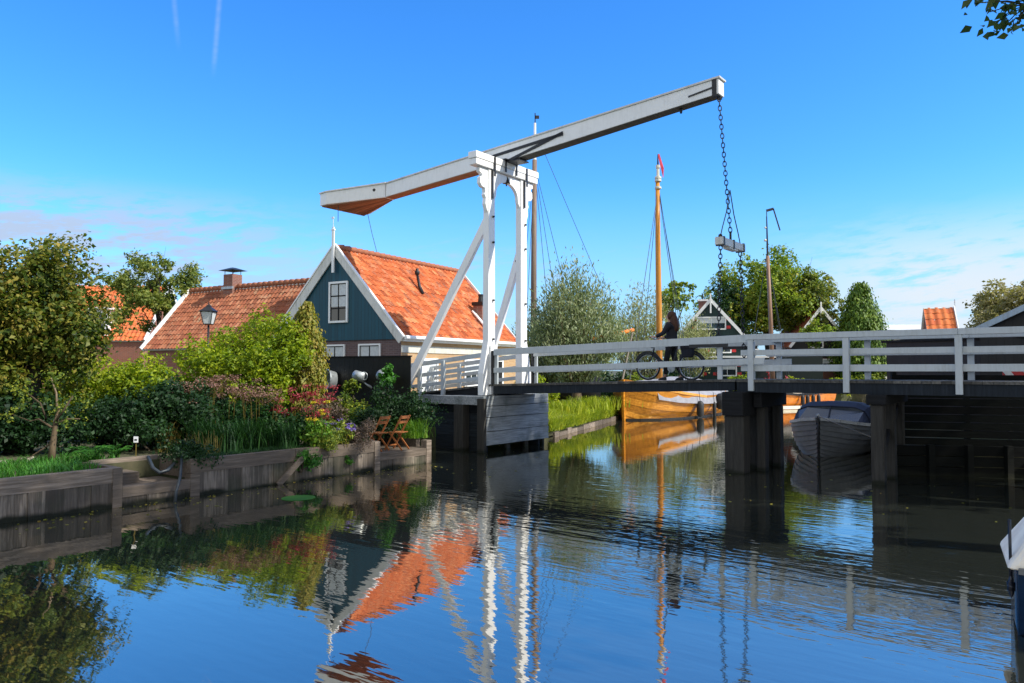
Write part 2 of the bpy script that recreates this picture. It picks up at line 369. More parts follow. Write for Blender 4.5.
# ------------------------------------------------------------ foliage
def leaf_obj(name, mat, P, N, size, parent=None, aspect=0.6, up=None, sizevar=0.5, fold=0.18):
    P = np.asarray(P, float); N = np.asarray(N, float); n = len(P)
    N = N/np.maximum(np.linalg.norm(N, axis=1, keepdims=True), 1e-6)
    Tn = rng.normal(size=(n,3)) if up is None else np.asarray(up, float)
    Tn = Tn - N*np.sum(Tn*N, axis=1, keepdims=True)
    Tn /= np.maximum(np.linalg.norm(Tn, axis=1, keepdims=True), 1e-6)
    B = np.cross(N, Tn)
    L = size*(1+sizevar*rng.uniform(-1,1,size=(n,1))); W = L*aspect
    V = np.empty((n,4,3)); V[:,0] = P-Tn*L/2; V[:,1] = P+B*W/2+N*L*fold-Tn*L*0.05; V[:,2] = P+Tn*L/2; V[:,3] = P-B*W/2+N*L*fold-Tn*L*0.05
    V = V.reshape(-1,3)
    off = np.array(root_of(parent).location) if parent else np.zeros(3)
    V = V-off
    me = bpy.data.meshes.new(name)
    me.vertices.add(n*4); me.loops.add(n*4); me.polygons.add(n)
    me.vertices.foreach_set('co', V.ravel().astype(np.float32))
    me.loops.foreach_set('vertex_index', np.arange(n*4, dtype=np.int32))
    me.polygons.foreach_set('loop_start', np.arange(0, n*4, 4, dtype=np.int32))
    me.update(calc_edges=True); me.validate()
    me.materials.append(M[mat])
    o = bpy.data.objects.new(name, me); COL.objects.link(o)
    if parent: o.parent = parent
    return o
def clump_pts(centers, radii, n, shell=0.55, flat=1.0):
    # leaves gathered round many twig ends, themselves spread through lumpy clumps
    centers = np.asarray(centers, float); radii = np.asarray(radii, float)
    if radii.ndim == 1: radii = np.repeat(radii[:,None], 3, axis=1)
    vol = radii.prod(axis=1)**(2/3); pr = vol/vol.sum()
    nt = max(8, n//9)
    ci = rng.choice(len(centers), nt, p=pr)
    d = rng.normal(size=(nt,3)); d /= np.linalg.norm(d, axis=1, keepdims=True)
    rr = (shell+(1.08-shell)*rng.random((nt,1))**0.8)*(1+0.10*rng.normal(size=(nt,1)))
    tw = centers[ci]+d*radii[ci]*rr
    tr = 0.16*np.cbrt(radii[ci].prod(axis=1))[:,None]+0.02
    li = rng.integers(0, nt, n)
    P = tw[li]+rng.normal(size=(n,3))*tr[li]*np.array([1,1,flat])*0.8
    N = d[li]*0.6+rng.normal(size=(n,3))*0.6+np.array([0,0,0.45])
    return P, N
def crown_clumps(c, r, k, cr, lo=-0.6, jit=0.15, keep=None):
    c = np.array(c, float); r = np.array(r, float); out = []
    while len(out) < k:
        d = rng.normal(size=3); d /= np.linalg.norm(d)
        if d[2] < lo: continue
        q = rng.random()**0.45*(0.9+jit*rng.normal())
        p = c+d*r*q
        if keep is not None and not keep(p): continue
        out.append(p)
    out = np.array(out); rad = cr*rng.uniform(0.65, 1.25, size=(k,))
    return out, rad
def limb_mb(base, top, clumps, r0, nl=7, bend=0.25, fork=0.45):
    m = MB(); base = Vector(base); top = Vector(top)
    pts = [base.lerp(top, t)+Vector((random.uniform(-1,1), random.uniform(-1,1), 0))*bend*t*(1-t)*1.5 for t in (0,.25,.5,.75,1)]
    m.tube(pts, [r0*1.25, r0*0.95, r0*0.8, r0*0.6, r0*0.3], 8)
    idx = list(range(len(clumps))); random.shuffle(idx)
    for i in idx[:nl]:
        c = Vector(clumps[i]); t = fork+random.random()*(0.95-fork); k = t*4; j = min(3, int(k))
        s = pts[j].lerp(pts[j+1], k-j); mid = s.lerp(c, 0.5)+Vector((0,0,0.12*(c-s).length))+Vector((random.uniform(-1,1),random.uniform(-1,1),0))*0.06*(c-s).length
        rr = r0*0.45*(1-0.4*t)
        m.tube([s, mid, c], [rr, rr*0.6, rr*0.2], 6)
        for _ in range(2):
            e = c+Vector((random.gauss(0,1),random.gauss(0,1),random.gauss(0.3,1)))*0.3*(c-s).length*0.5
            m.tube([mid, mid.lerp(e,0.5)+Vector((0,0,0.05)), e], [rr*0.4, rr*0.25, rr*0.1], 5)
    return m
def tree(name, base, height, c, r, k, cr, n, leaf, mat, label, cat='tree', r0=0.2, lo=-0.6, keep=None, shell=0.5, aspect=0.6, bark='bark', group=None, nl=10, lean=(0,0)):
    t = thing(name, base, label, cat, group)
    cc, rad = crown_clumps(c, r, k, cr, lo, keep=keep)
    top = (c[0]+lean[0], c[1]+lean[1], c[2]+r[2]*0.5)
    limb_mb(base, top, cc, r0, nl).build('trunk', bark, t, True)
    P, N = clump_pts(cc, rad, n, shell)
    leaf_obj('crown', mat, P, N, leaf, t, aspect)
    return t
def shrub(name, base, c, r, k, cr, n, leaf, mat, label, cat='shrub', lo=-0.8, group=None, aspect=0.6, keep=None, stems=6, shell=0.4):
    t = thing(name, base, label, cat, group)
    cc, rad = crown_clumps(c, r, k, cr, lo, keep=keep)
    m = MB()
    for i in range(stems):
        e = Vector(cc[i % len(cc)]); b = Vector(base)+Vector((random.uniform(-.3,.3)*r[0], random.uniform(-.3,.3)*r[1], 0))
        m.tube([b, b.lerp(e,0.5)+Vector((random.uniform(-.08,.08),0,0.1)), e], [0.03,0.02,0.008], 5)
    m.build('stems', 'bark', t, True)
    P, N = clump_pts(cc, rad, n, shell)
    leaf_obj('foliage', mat, P, N, leaf, t, aspect)
    return t
def blades(base_pts, h, spread, width, lean=0.35, seg=3, droop=0.3):
    """long arching blades as strips"""
    V = []; F = []
    for b in base_pts:
        a = random.uniform(0, 2*math.pi); dx, dy = math.cos(a), math.sin(a); hh = h*random.uniform(0.6,1.15); le = lean*random.uniform(0.3,1.3)*hh
        wx, wy = -dy*width/2, dx*width/2; i0 = len(V)
        for k in range(seg+1):
            t = k/seg; x = b[0]+dx*(spread*t*0.2+le*t*t); y = b[1]+dy*(spread*t*0.2+le*t*t); z = b[2]+hh*(t-droop*t*t*t)
            w = 1-t*0.92
            V.append((x-wx*w, y-wy*w, z)); V.append((x+wx*w, y+wy*w, z))
        for k in range(seg): F.append((i0+2*k, i0+2*k+1, i0+2*k+3, i0+2*k+2))
    return V, F
def blade_obj(name, mat, base_pts, h, spread=0.1, width=0.012, lean=0.35, parent=None, seg=3, droop=0.3):
    V, F = blades(base_pts, h, spread, width, lean, seg, droop)
    m = MB(); m.v = V; m.f = F
    return m.build(name, mat, parent)
def quadwall(m, p0, p1, z0, z1, u0=0):
    L = (Vector(p1[:2])-Vector(p0[:2])).length
    m.face([(p0[0],p0[1],z0),(p1[0],p1[1],z0),(p1[0],p1[1],z1),(p0[0],p0[1],z1)], [(u0,z0),(u0+L,z0),(u0+L,z1),(u0,z1)])
# ------------------------------------------------------------ sky and sun
SE = R(43.0); SAZ = math.atan2(0.93, -0.355)      # sun direction: azimuth from +Y towards +X
sd = Vector((math.sin(SAZ)*math.cos(SE), math.cos(SAZ)*math.cos(SE), math.sin(SE)))
w = bpy.data.worlds.new('World'); scn.world = w; w.use_nodes = True
nt = w.node_tree; bg = nt.nodes['Background']
class WT(NT):
    def __init__(s, tree): s.t = tree; s.n = tree.nodes; s.l = tree.links
W = WT(nt)
sky = nt.nodes.new('ShaderNodeTexSky'); sky.sky_type = 'NISHITA'; sky.sun_disc = False
sky.sun_elevation = SE; sky.sun_rotation = SAZ; sky.air_density = 1.0; sky.dust_density = 0.35; sky.ozone_density = 2.5; sky.altitude = 0
tc = nt.nodes.new('ShaderNodeTexCoord'); sx = nt.nodes.new('ShaderNodeSeparateXYZ'); nt.links.new(tc.outputs['Generated'], sx.inputs[0])
az = W.math('ARCTAN2', sx.outputs['X'], sx.outputs['Y']); el = W.math('ARCSINE', sx.outputs['Z'])
def box01(v, a, b, fa, fb):   # soft window
    r1 = W.node('ShaderNodeMapRange', interpolation_type='SMOOTHSTEP'); W.link(v, r1.inputs[0]); r1.inputs[1].default_value = a-fa; r1.inputs[2].default_value = a+fa
    r2 = W.node('ShaderNodeMapRange', interpolation_type='SMOOTHSTEP'); W.link(v, r2.inputs[0]); r2.inputs[1].default_value = b+fb; r2.inputs[2].default_value = b-fb
    return W.math('MULTIPLY', r1.outputs[0], r2.outputs[0])
cb = nt.nodes.new('ShaderNodeCombineXYZ'); W.link(W.math('MULTIPLY', az, 4.6), cb.inputs[0]); W.link(W.math('MULTIPLY', W.math('ADD', el, W.math('MULTIPLY', az, -0.10)), 19.0), cb.inputs[1])
n1 = W.noise(cb.outputs[0], 1.25, 8, 0.62); n2 = W.noise(cb.outputs[0], 4.5, 6, 0.65)
def cloud(lo, hi, mask, gain):
    f = W.math('ADD', W.math('MULTIPLY', n1, 0.58), W.math('MULTIPLY', n2, 0.42))
    r = W.node('ShaderNodeMapRange', interpolation_type='SMOOTHSTEP'); W.link(f, r.inputs[0]); r.inputs[1].default_value = lo; r.inputs[2].default_value = hi
    return W.math('MULTIPLY', W.math('MULTIPLY', r.outputs[0], mask), gain)
mL = W.math('MULTIPLY', box01(az, -1.3, -0.32, 0.15, 0.16), box01(el, 0.05, 0.20, 0.09, 0.035))
mL2 = W.math('MULTIPLY', box01(az, -0.30, 0.15, 0.1, 0.15), box01(el, 0.02, 0.165, 0.03, 0.04))
mR = W.math('MULTIPLY', box01(az, 0.40, 1.5, 0.12, 0.1), box01(el, -0.1, 0.15, 0.05, 0.06))
cL = cloud(0.42, 0.54, mL, 1.0); cM = cloud(0.48, 0.66, mL2, 0.7); cR = cloud(0.38, 0.52, mR, 1.0)
# two short condensation trails
def trail(a0, slope, e0, e1, wd, g):
    d = W.math('ABSOLUTE', W.math('SUBTRACT', W.math('SUBTRACT', az, a0), W.math('MULTIPLY', W.math('SUBTRACT', el, e0), slope)))
    r = W.node('ShaderNodeMapRange', interpolation_type='SMOOTHSTEP'); W.link(d, r.inputs[0]); r.inputs[1].default_value = wd; r.inputs[2].default_value = 0
    return W.math('MULTIPLY', W.math('MULTIPLY', r.outputs[0], box01(el, e0, e1, 0.02, 0.02)), W.math('MULTIPLY', n2, g))
t1 = trail(-0.388, 0.07, 0.37, 0.60, 0.005, 0.3); t2 = trail(-0.431, -0.12, 0.395, 0.60, 0.005, 0.22)
hs = nt.nodes.new('ShaderNodeHueSaturation'); hs.inputs['Saturation'].default_value = 1.28; nt.links.new(sky.outputs[0], hs.inputs['Color'])
skyc = W.mix(1.0, hs.outputs[0], (0.62, 1.08, 1.47), 'MULTIPLY')
hz_ = W.node('ShaderNodeMapRange', interpolation_type='SMOOTHSTEP'); W.link(el, hz_.inputs[0]); hz_.inputs[1].default_value = 0.26; hz_.inputs[2].default_value = -0.02
skyc = W.mix(W.math('MULTIPLY', hz_.outputs[0], 0.85), skyc, (2.2, 3.3, 4.7))
ccol = (2.6, 3.3, 4.6); ccolR = (3.9, 4.4, 4.9)
# broken white cloud added out of view, behind and overhead, to whiten the fill
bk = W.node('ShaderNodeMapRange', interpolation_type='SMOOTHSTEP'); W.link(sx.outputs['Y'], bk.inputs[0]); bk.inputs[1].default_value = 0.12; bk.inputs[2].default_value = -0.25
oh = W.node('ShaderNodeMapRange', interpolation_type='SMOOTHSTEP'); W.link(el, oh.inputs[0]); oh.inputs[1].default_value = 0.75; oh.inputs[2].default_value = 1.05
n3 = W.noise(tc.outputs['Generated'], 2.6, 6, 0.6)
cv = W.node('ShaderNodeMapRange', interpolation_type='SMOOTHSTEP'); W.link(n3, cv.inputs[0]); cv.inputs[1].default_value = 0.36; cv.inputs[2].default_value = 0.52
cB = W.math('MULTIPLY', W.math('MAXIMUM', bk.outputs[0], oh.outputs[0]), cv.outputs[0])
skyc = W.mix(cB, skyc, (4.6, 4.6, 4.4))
c = W.mix(cL, skyc, (2.5, 3.2, 4.4)); c = W.mix(cM, c, ccol); c = W.mix(cR, c, ccolR)
c = W.mix(W.math('ADD', t1, t2, clamp=True), c, ccolR)
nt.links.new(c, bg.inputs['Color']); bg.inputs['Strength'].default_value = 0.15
ld = bpy.data.lights.new('sun', 'SUN'); ld.energy = 4.3; ld.angle = R(0.53); ld.color = (1.0, 0.94, 0.83)
sun = bpy.data.objects.new('sun', ld); COL.objects.link(sun); sun.rotation_euler = sd.to_track_quat('Z', 'Y').to_euler()
scn.view_settings.view_transform = 'Standard'; scn.view_settings.look = 'None'; scn.view_settings.exposure = 0.42; scn.view_settings.gamma = 1
scn.render.engine = 'CYCLES'; scn.cycles.max_bounces = 8; scn.cycles.transparent_max_bounces = 8
# ------------------------------------------------------------ water
t = NT('canal_water'); v = t.coords(scale=(1,1,1), rot=(0,0,R(38)))
vs = t.node('ShaderNodeMapping'); vs.inputs['Scale'].default_value = (0.55, 1.9, 1); t.link(v, vs.inputs[0])
a = t.noise(vs.outputs[0], 1.3, 2, 0.4); b_ = t.noise(vs.outputs[0], 4.2, 2, 0.45); cfin = t.noise(t.coords(), 14, 3)
msk = t.noise(t.coords(scale=(0.5,1.0,1)), 0.16, 3, 0.5)
sy = t.node('ShaderNodeSeparateXYZ'); t.link(t.coords(), sy.inputs[0])
sband = t.math('ADD', t.math('MULTIPLY', sy.outputs['X'], 0.61), t.math('MULTIPLY', sy.outputs['Y'], 0.79))
mr = t.node('ShaderNodeMapRange', interpolation_type='SMOOTHSTEP'); t.link(sband, mr.inputs[0]); mr.inputs[1].default_value = 8.3; mr.inputs[2].default_value = 10.6; mr.inputs[3].default_value = 0.30; mr.inputs[4].default_value = 0.8
mr2 = t.node('ShaderNodeMapRange', interpolation_type='SMOOTHSTEP'); t.link(sband, mr2.inputs[0]); mr2.inputs[1].default_value = 12.5; mr2.inputs[2].default_value = 17; mr2.inputs[3].default_value = 1.0; mr2.inputs[4].default_value = 0.22
mk = t.node('ShaderNodeMapRange', interpolation_type='SMOOTHSTEP'); t.link(msk, mk.inputs[0]); mk.inputs[1].default_value = 0.35; mk.inputs[2].default_value = 0.62; mk.inputs[3].default_value = 0.35; mk.inputs[4].default_value = 1.0
amp = t.math('MULTIPLY', t.math('MULTIPLY', mr.outputs[0], mr2.outputs[0]), mk.outputs[0])
h = t.math('ADD', t.math('MULTIPLY', a, 0.6), t.math('ADD', t.math('MULTIPLY', b_, 0.42), t.math('MULTIPLY', cfin, 0.012)))
bu = t.node('ShaderNodeBump'); bu.inputs['Distance'].default_value = 0.022
t.link(h, bu.inputs['Height']); t.link(amp, bu.inputs['Strength'])
gl = t.node('ShaderNodeBsdfGlossy'); gl.inputs['Roughness'].default_value = 0.02; gl.inputs['Color'].default_value = (0.86,0.82,0.74,1)
df = t.node('ShaderNodeBsdfDiffuse'); df.inputs['Color'].default_value = (0.030,0.036,0.030,1)
fr = t.node('ShaderNodeFresnel'); fr.inputs['IOR'].default_value = 1.9
t.link(bu.outputs[0], gl.inputs['Normal']); t.link(bu.outputs[0], fr.inputs['Normal'])
fac = t.math('ADD', t.math('MULTIPLY', fr.outputs[0], 0.55), 0.48, clamp=True)
mx = t.node('ShaderNodeMixShader'); t.link(fac, mx.inputs[0]); t.link(df.outputs[0], mx.inputs[1]); t.link(gl.outputs[0], mx.inputs[2]); t.link(mx.outputs[0], t.out.inputs['Surface'])
M['water'] = t.m
m = MB(); m.face([(-60,-40,0),(140,-40,0),(140,160,0),(-60,160,0)]); tag(m.build('canal_water','water'), kind='structure')
# ------------------------------------------------------------ ground
t = NT('ground'); v = t.coords(); n = t.noise(v, 0.35, 5); n2 = t.noise(v, 5, 5)
t.base(t.mix(n2, t.ramp(n, [(0.4,(0.05,0.075,0.02)),(0.6,(0.12,0.10,0.06))]), (0.03,0.035,0.015))); t.rough(0.95); t.bump(n2, 0.5, 0.03)
M['ground'] = t.m
BO = Vector((-8.23, 11.9, 0)); vv = Vector((0.6097, 0.7926, 0)); bb = Vector((0.7926, -0.6097, 0)); inl = -bb
def K(t_, d, z=0): p = BO+vv*t_+inl*d; return (p.x, p.y, z)      # along the left quay, inland
def slab(name, poly, z, mat, kind='structure', zb=-1.2):
    m = MB(); m.prism([(p[0],p[1]) for p in poly], 'z', zb, z); o = m.build(name, mat); return tag(o, kind=kind)
left_line = [K(-18,0.12), K(1.9,0.12), K(1.9,1.15), K(3.25,1.15), K(3.25,0.12), K(8.0,0.12), K(8.0,1.6), K(9.95,1.6), (-3.35,24.1),(-1.3,22.95),(0.7,25.5),(1.3,27.0),(5.5,38.0),(13,46),(21,54),(30,60)]
slab('left_bank_ground', left_line+[(46,64),(90,64),(900,64),(900,1500),(-900,1500),(-900,-60),K(-18,60)], 0.64, 'ground')
right_line = [(8.8,17.3),(11,21.5),(14,30),(22,42),(33,56),(46,64)]
slab('right_bank_ground', [(46,63.9),(34,56),(22,42),(14,30),(11,21.5),(9.0,17.6),(12.2,17.0),(13.6,15.2),(8.4,6.0),(5.6,1.7),(-14,1.5),(-24,-6),(-60,-60),(900,-60),(900,63.9)], 0.62, 'ground')
slab('waterside_path', [(-2,-6),(-1.6,1.2),(6.3,1.45),(9.2,6.0),(13.3,15.2),(16,15.2),(12,5),(9,-6)], 0.66, 'asphalt', zb=0.60)
# ------------------------------------------------------------ left quay wall
q = thing('timber_quay_wall', K(0,0), 'weathered grey wooden retaining wall with stepped notch below the garden', 'retaining wall')
KF = frame(BO, vv, bb, (0,0,1))         # x along the quay, y out over the water
def boards(m, x0, x1, z0, z1, y=0.048, w=0.24):
    x = x0
    while x < x1-0.02:
        ww = min(w*random.uniform(0.8,1.2), x1-x); j = random.uniform(-0.012,0.012)
        m.box((x+0.002, y-0.06, z0), (x+ww-0.002, y+0.0+j, z1+random.uniform(-.01,.01))); x += ww
m = MB(KF); boards(m, -14, 1.9, -0.6, 0.46); boards(m, 3.25, 8.0, -0.6, 0.46)
boards(m, 1.92, 3.24, -0.6, 0.2); boards(m, 8.02, 9.75, -0.6, 0.32)
m.build('boards', 'quay', q)
m = MB(KF)
x = -14.0
for x1 in (-10.5,-7,-3.6,1.92):
    m.box((x,-0.14,0.44),(x1-0.01,0.06,0.70)); x = x1
m.build('cap_beam','quaycap',q)
m = MB(KF); m.box((3.22,-0.14,0.45),(5.62,0.06,0.71)); m.box((5.63,-0.14,0.45),(8.06,0.06,0.71)); m.build('cap_beam','quaycap',q)
m = MB(KF); m.box((1.93,-0.10,0.16),(3.21,0.07,0.34)); m.build('cap_beam','quaycap',q)
m = MB(KF); m.box((1.76,-0.13,0.0),(1.925,0.075,0.69)); m.box((3.21,-0.13,-0.05),(3.40,0.075,0.44)); m.box((7.92,-0.13,-0.1),(8.09,0.075,0.695)); m.box((9.72,-0.13,-0.1),(9.9,0.075,0.60)); m.build('corner_post','quaycap',q)
m = MB(KF); m.box((1.93,-1.2,0.10),(3.2,-0.1,0.30)); m.box((1.93,-1.2,0.30),(2.55,-0.6,0.50))
m.build('landing_step','quaycap',q)
m = MB(KF); m.box((1.80,-1.3,0.35),(1.925,-0.14,0.70)); m.box((3.22,-1.3,0.35),(3.34,-0.14,0.70)); m.box((1.93,-1.32,0.3),(3.21,-1.2,0.72)); m.build('side_planks','quaycap',q)
m = MB(KF); m.box((8.10,-1.6,0.22),(9.9,0.06,0.40)); m.build('platform','quaycap',q)
m = MB(KF); m.box((8.0,-1.75,0.3),(9.95,-1.6,0.78)); m.box((9.75,-1.6,0.40),(9.9,-0.35,0.66)); m.build('back_board','quaycap',q)
# ------------------------------------------------------------ bridge
P0 = Vector((5.797, 17.8, 0)); BF = frame(P0, bb, vv, (0,0,1))
def bp(s, y, z): return BF @ Vector((s,y,z))
br = thing('drawbridge', bp(-8.2,0.9,0), 'white wooden balance drawbridge with raised counterbeam crossing the canal', 'bridge')
WB = 1.8
# portal posts
def post(y, sgn):
    m = MB(BF); o = sgn
    for (zl, zh, a, bq) in ((1.68, 8.66, 0, 0),):
        # tapered shaft with outward flare at the foot
        prof = [(y-o*0.17,1.68),(y+o*0.40,1.68),(y+o*0.40,2.35),(y+o*0.17,3.35),(y+o*0.15,8.66),(y-o*0.15,8.66)]
        m.prism(prof, 'x', -8.32, -8.10)
    m.prism([(y-o*0.20,1.7),(y+o*0.13,1.7),(y+o*0.13,3.2),(y-o*0.20,3.2)], 'x', -8.09, -8.03)
    p = m.build('portal_post','white',br,bevel=0.012)
    s = MB(BF); s.box((-8.09,y-0.035,7.75),(-8.055,y+0.035,8.64)); s.split('iron_strap','iron',p)
    s = MB(BF)
    for z in (7.2,6.4,4.6,3.4,2.6): s.lathe((-8.06,y+0.05,z),[(0.0,0.03),(0.03,0.02),(0.035,-0.05)],8,(1,0,0))
    s.split('bolt','iron',p)
    # scrolled bracket outside the post head
    b = MB(BF); yo = y+o*0.15
    sc = [(0,8.65),(0.40,8.65),(0.40,8.50),(0.30,8.46),(0.26,8.40),(0.36,8.34),(0.37,8.16),(0.28,8.06),(0.14,8.04),(0.12,7.92),(0.16,7.84),(0.10,7.74),(0.12,7.55),(0.05,7.38),(0,7.3)]
    b.prism([(yo+o*(a_+0.002),z) for a_,z in sc], 'x', -8.27, -8.13); b.build('scroll_bracket','white',p,bevel=0.01)
    b = MB(BF); yi = y-o*0.15
    arc = [(0,8.64),(0.735,8.64),(0.735,8.50)]+[(0.08+0.655*math.cos(th),7.55+0.95*math.sin(th)) for th in [math.pi/2*(1-k/8)*1.0 for k in range(0)]]
    arc = [(0,8.64),(0.66,8.64),(0.66,8.43)]+[(0.70-0.58*math.sin(u),7.98+0.44*math.cos(u)) for u in [math.pi/2*k/8 for k in range(1,9)]]+[(0.10,7.86),(0.0,7.72)]
    b.prism([(yi-o*(a_+0.002),z) for a_,z in arc], 'x', -8.26, -8.14); b.build('arch_brace','white',p,bevel=0.01)
    d = MB(BF); yy = y
    if sgn < 0: d.bar((-8.25,yy-.02,7.12),(-11.75,yy-.34,1.45),0.15,0.24)
    else: d.bar((-8.25,yy,6.35),(-9.95,yy,1.62),0.15,0.22)
    br_ = d.build('diagonal_brace','white',br,bevel=0.01)
    d = MB(BF)
    dx_, dz_, z_0 = (3.5,5.67,7.12) if sgn < 0 else (1.7,4.73,6.35)
    for q_ in (0.04,0.07): d.lathe((-8.25-dx_*q_,yy-0.08,z_0-dz_*q_),[(0.03,-0.02),(0.03,0.015),(0,0.02)],8,(0,-1,0))
    d.split('bolt','iron',br_)
post(0.0,-1); post(1.66,1)
m = MB(BF); m.box((-8.35,-0.80,8.67),(-8.05,2.37,8.86)); m.box((-8.36,-0.83,8.865),(-8.03,2.40,9.07)); cbm = m.build('crossbar','white',br,bevel=0.015)
m = MB(BF)
for y in (0.05,1.72): m.box((-8.028,y-0.035,8.45),(-8.005,y+0.035,9.05))
for y in (0.60,1.16): m.box((-8.028,y-0.03,8.70),(-8.0,y+0.03,9.10))
m.box((-8.4,0.50,9.072),(-7.95,1.26,9.11)); m.box((-8.45,0.45,9.0),(-8.37,0.62,9.10))
m.split('iron_strap','iron',cbm)
m = MB(BF); m.lathe((-8.2,0.86,8.42),[(0.01,0.24),(0.03,0.22),(0.05,0.2),(0.08,0.12),(0.11,0.04),(0.13,0.0),(0.0,0.0)],10); m.lathe((-8.2,0.86,8.32),[(0.02,0.12),(0.025,0.02),(0.0,0.0)],6); m.build('bell','iron',br,True)
# balance beam
def zt(s): return 10.06+0.0677*(s+0.9)
YC = 0.88
def beam_piece(m, s0, s1, ya0, yb0, ya1, yb1, t0, b0, t1, b1):
    m.hexa([(s0,ya0,b0),(s1,ya1,b1),(s1,yb1,b1),(s0,yb0,b0),(s0,ya0,t0),(s1,ya1,t1),(s1,yb1,t1),(s0,yb0,t0)])
m = MB(BF); hw = 0.21
beam_piece(m, -13.6,-8.2, YC-hw,YC+hw, YC-hw,YC+hw, zt(-13.6),zt(-13.6)-0.47, zt(-8.2),zt(-8.2)-0.50)
beam_piece(m, -8.2,-1.06, YC-hw,YC+hw, YC-0.18,YC+0.18, zt(-8.2),zt(-8.2)-0.50, zt(-1.06),zt(-1.06)-0.40)
bm = m.build('balance_beam','white',br,bevel=0.012)
m = MB(BF); g = 0.04
beam_piece(m, -13.58,-1.02, YC-hw-g,YC+hw+g, YC-.18-g,YC+.18+g, zt(-13.6)+0.05,zt(-13.6)+0.003, zt(-1.02)+0.05,zt(-1.02)+0.003)
m.build('beam_cap','offwhite',bm)
m = MB(BF); beam_piece(m, -13.6,-8.5, YC-hw+.01,YC+hw-.01, YC-hw+.01,YC+hw-.01, zt(-13.6)-.473,zt(-13.6)-.50, zt(-8.5)-.503,zt(-8.5)-.53); m.build('beam_sole','warmbrown',bm)
m = MB(BF); beam_piece(m, -7.9,-1.1, YC-hw+.01,YC+hw-.01, YC-.17,YC+.17, zt(-7.9)-.503,zt(-7.9)-.525, zt(-.95)-.403,zt(-.95)-.42); m.build('beam_sole','deckw',bm)
# counterweight: flares from the beam to a wide end block
m = MB(BF); e0, e1, f0 = -16.25, -15.9, -13.75; WD = 1.08
def zc(s): return zt(s)+0.02
beam_piece(m, e0,e1, YC-WD,YC+WD, YC-WD,YC+WD, zc(e0),zc(e0)-.44, zc(e1),zc(e1)-.45)
beam_piece(m, e1+.002,f0+.12, YC-WD,YC+WD, YC-hw-.02,YC+hw+.02, zc(e1),zc(e1)-.45, zc(f0),zc(f0)-.50)
cw = m.build('counterweight_box','white',bm,bevel=0.01)
m = MB(BF)
beam_piece(m, e0-.03,e1, YC-WD-.04,YC+WD+.04, YC-WD-.04,YC+WD+.04, zc(e0)+.05,zc(e0)+.003, zc(e1)+.05,zc(e1)+.003)
beam_piece(m, e1+.002,f0+.16, YC-WD-.04,YC+WD+.04, YC-hw-.06,YC+hw+.06, zc(e1)+.05,zc(e1)+.003, zc(f0)+.05,zc(f0)+.003)
m.build('box_lid','offwhite',cw)
m = MB(BF); n_ = 9
for k in range(n_):     # planked underside
    a0, a1 = k/n_+.006, (k+1)/n_-.006
    L0 = lambda q: (YC-WD+.04)+(2*WD-.08)*q
    L1 = lambda q: (YC-hw)+(2*hw)*q
    m.hexa([(e0+.05,L0(a0),zc(e0)-.48),(f0+.05,L1(a0),zc(f0)-.53),(f0+.05,L1(a1),zc(f0)-.53),(e0+.05,L0(a1),zc(e0)-.48),
            (e0+.05,L0(a0),zc(e0)-.445),(f0+.05,L1(a0),zc(f0)-.503),(f0+.05,L1(a1),zc(f0)-.503),(e0+.05,L0(a1),zc(e0)-.445)])
m.build('planked_underside','warmbrown',cw)
m = MB(BF)
for s_, z_ in ((-14.05,-0.18),(-14.3,-0.36)): m.lathe((s_,YC-0.36,zc(s_)+z_),[(0.06,-0.08),(0.06,0.03),(0,0.04)],8,(0.35,-1,0))
m.split('bolt','iron',cw)
m = MB(BF); y_ = YC-hw-.012
for z0,z1,s0,s1 in ((-0.10,-0.20,-8.75,-5.9),(-0.40,-0.16,-8.0,-5.9)):
    m.bar((s0,y_,zt(s0)+z0-.12),(s1,y_,zt(s1)+z1),0.02,0.09,up=(0,0,1))
m.box((-9.45,y_-.01,zt(-9.4)-.19),(-8.95,y_+.01,zt(-9.4)-.03)); m.box((-8.0,YC-hw-.03,zt(-8)-.56),(-7.5,YC+hw+.03,zt(-8)-.525))
m.split('iron_bracket','iron',bm)
m = MB(BF); m.box((-1.24,YC-.20,zt(-1.1)-.44),(-1.12,YC+.20,zt(-1.1)+.055)); m.bar((-1.9,YC-.195,zt(-1.9)-.25),(-1.2,YC-.195,zt(-1.2)-.2),.02,.04); m.lathe((-2.2,YC,zt(-2.2)-.56),[(.03,.16),(.05,.1),(.03,0)],6); m.split('end_strap','iron',bm)
def chain(m, a, b, L=0.15, r=0.045, t=0.016):
    a = Vector(a); b = Vector(b); d = b-a; n = int(d.length/(L*0.78)); d.normalize()
    side = d.cross(Vector((0.3,1,0.1))).normalized(); side2 = d.cross(side)
    for k in range(n):
        c = a+(b-a)*((k+.5)/n); m.torus(c, r, t, side if k%2 else side2, 10, 5, stretch=(d, L/2/r))
top = bp(-1.13, YC, zt(-1.1)-.42); yk = bp(-.86, YC, at(729.5, 243, top.y).z)
m = MB(); chain(m, top, yk+Vector((0,0,0.25)), 0.16, 0.042, 0.0135); m.tube([yk+Vector((0,0,.27)), yk+Vector((0,0,0.0))], 0.03, 6); m.build('hanging_chain','rust',br,True)
zy = yk.z; m = MB(BF); sy_ = -.86
m.box((sy_-.10,YC-.80,zy-.17),(sy_+.10,YC-.02,zy+.02)); m.box((sy_-.10,YC+.02,zy-.17),(sy_+.10,YC+.80,zy+.02)); m.box((sy_-.085,YC-.3,zy-.22),(sy_+.085,YC+.3,zy-.05))
yo = m.split('chain_yoke','offwhite',br,bevel=0.012)
m = MB(BF)
for y in (YC-.68,YC-.02,YC+.68): m.box((sy_-.115,y-.03,zy-.19),(sy_+.115,y+.03,zy+.04))
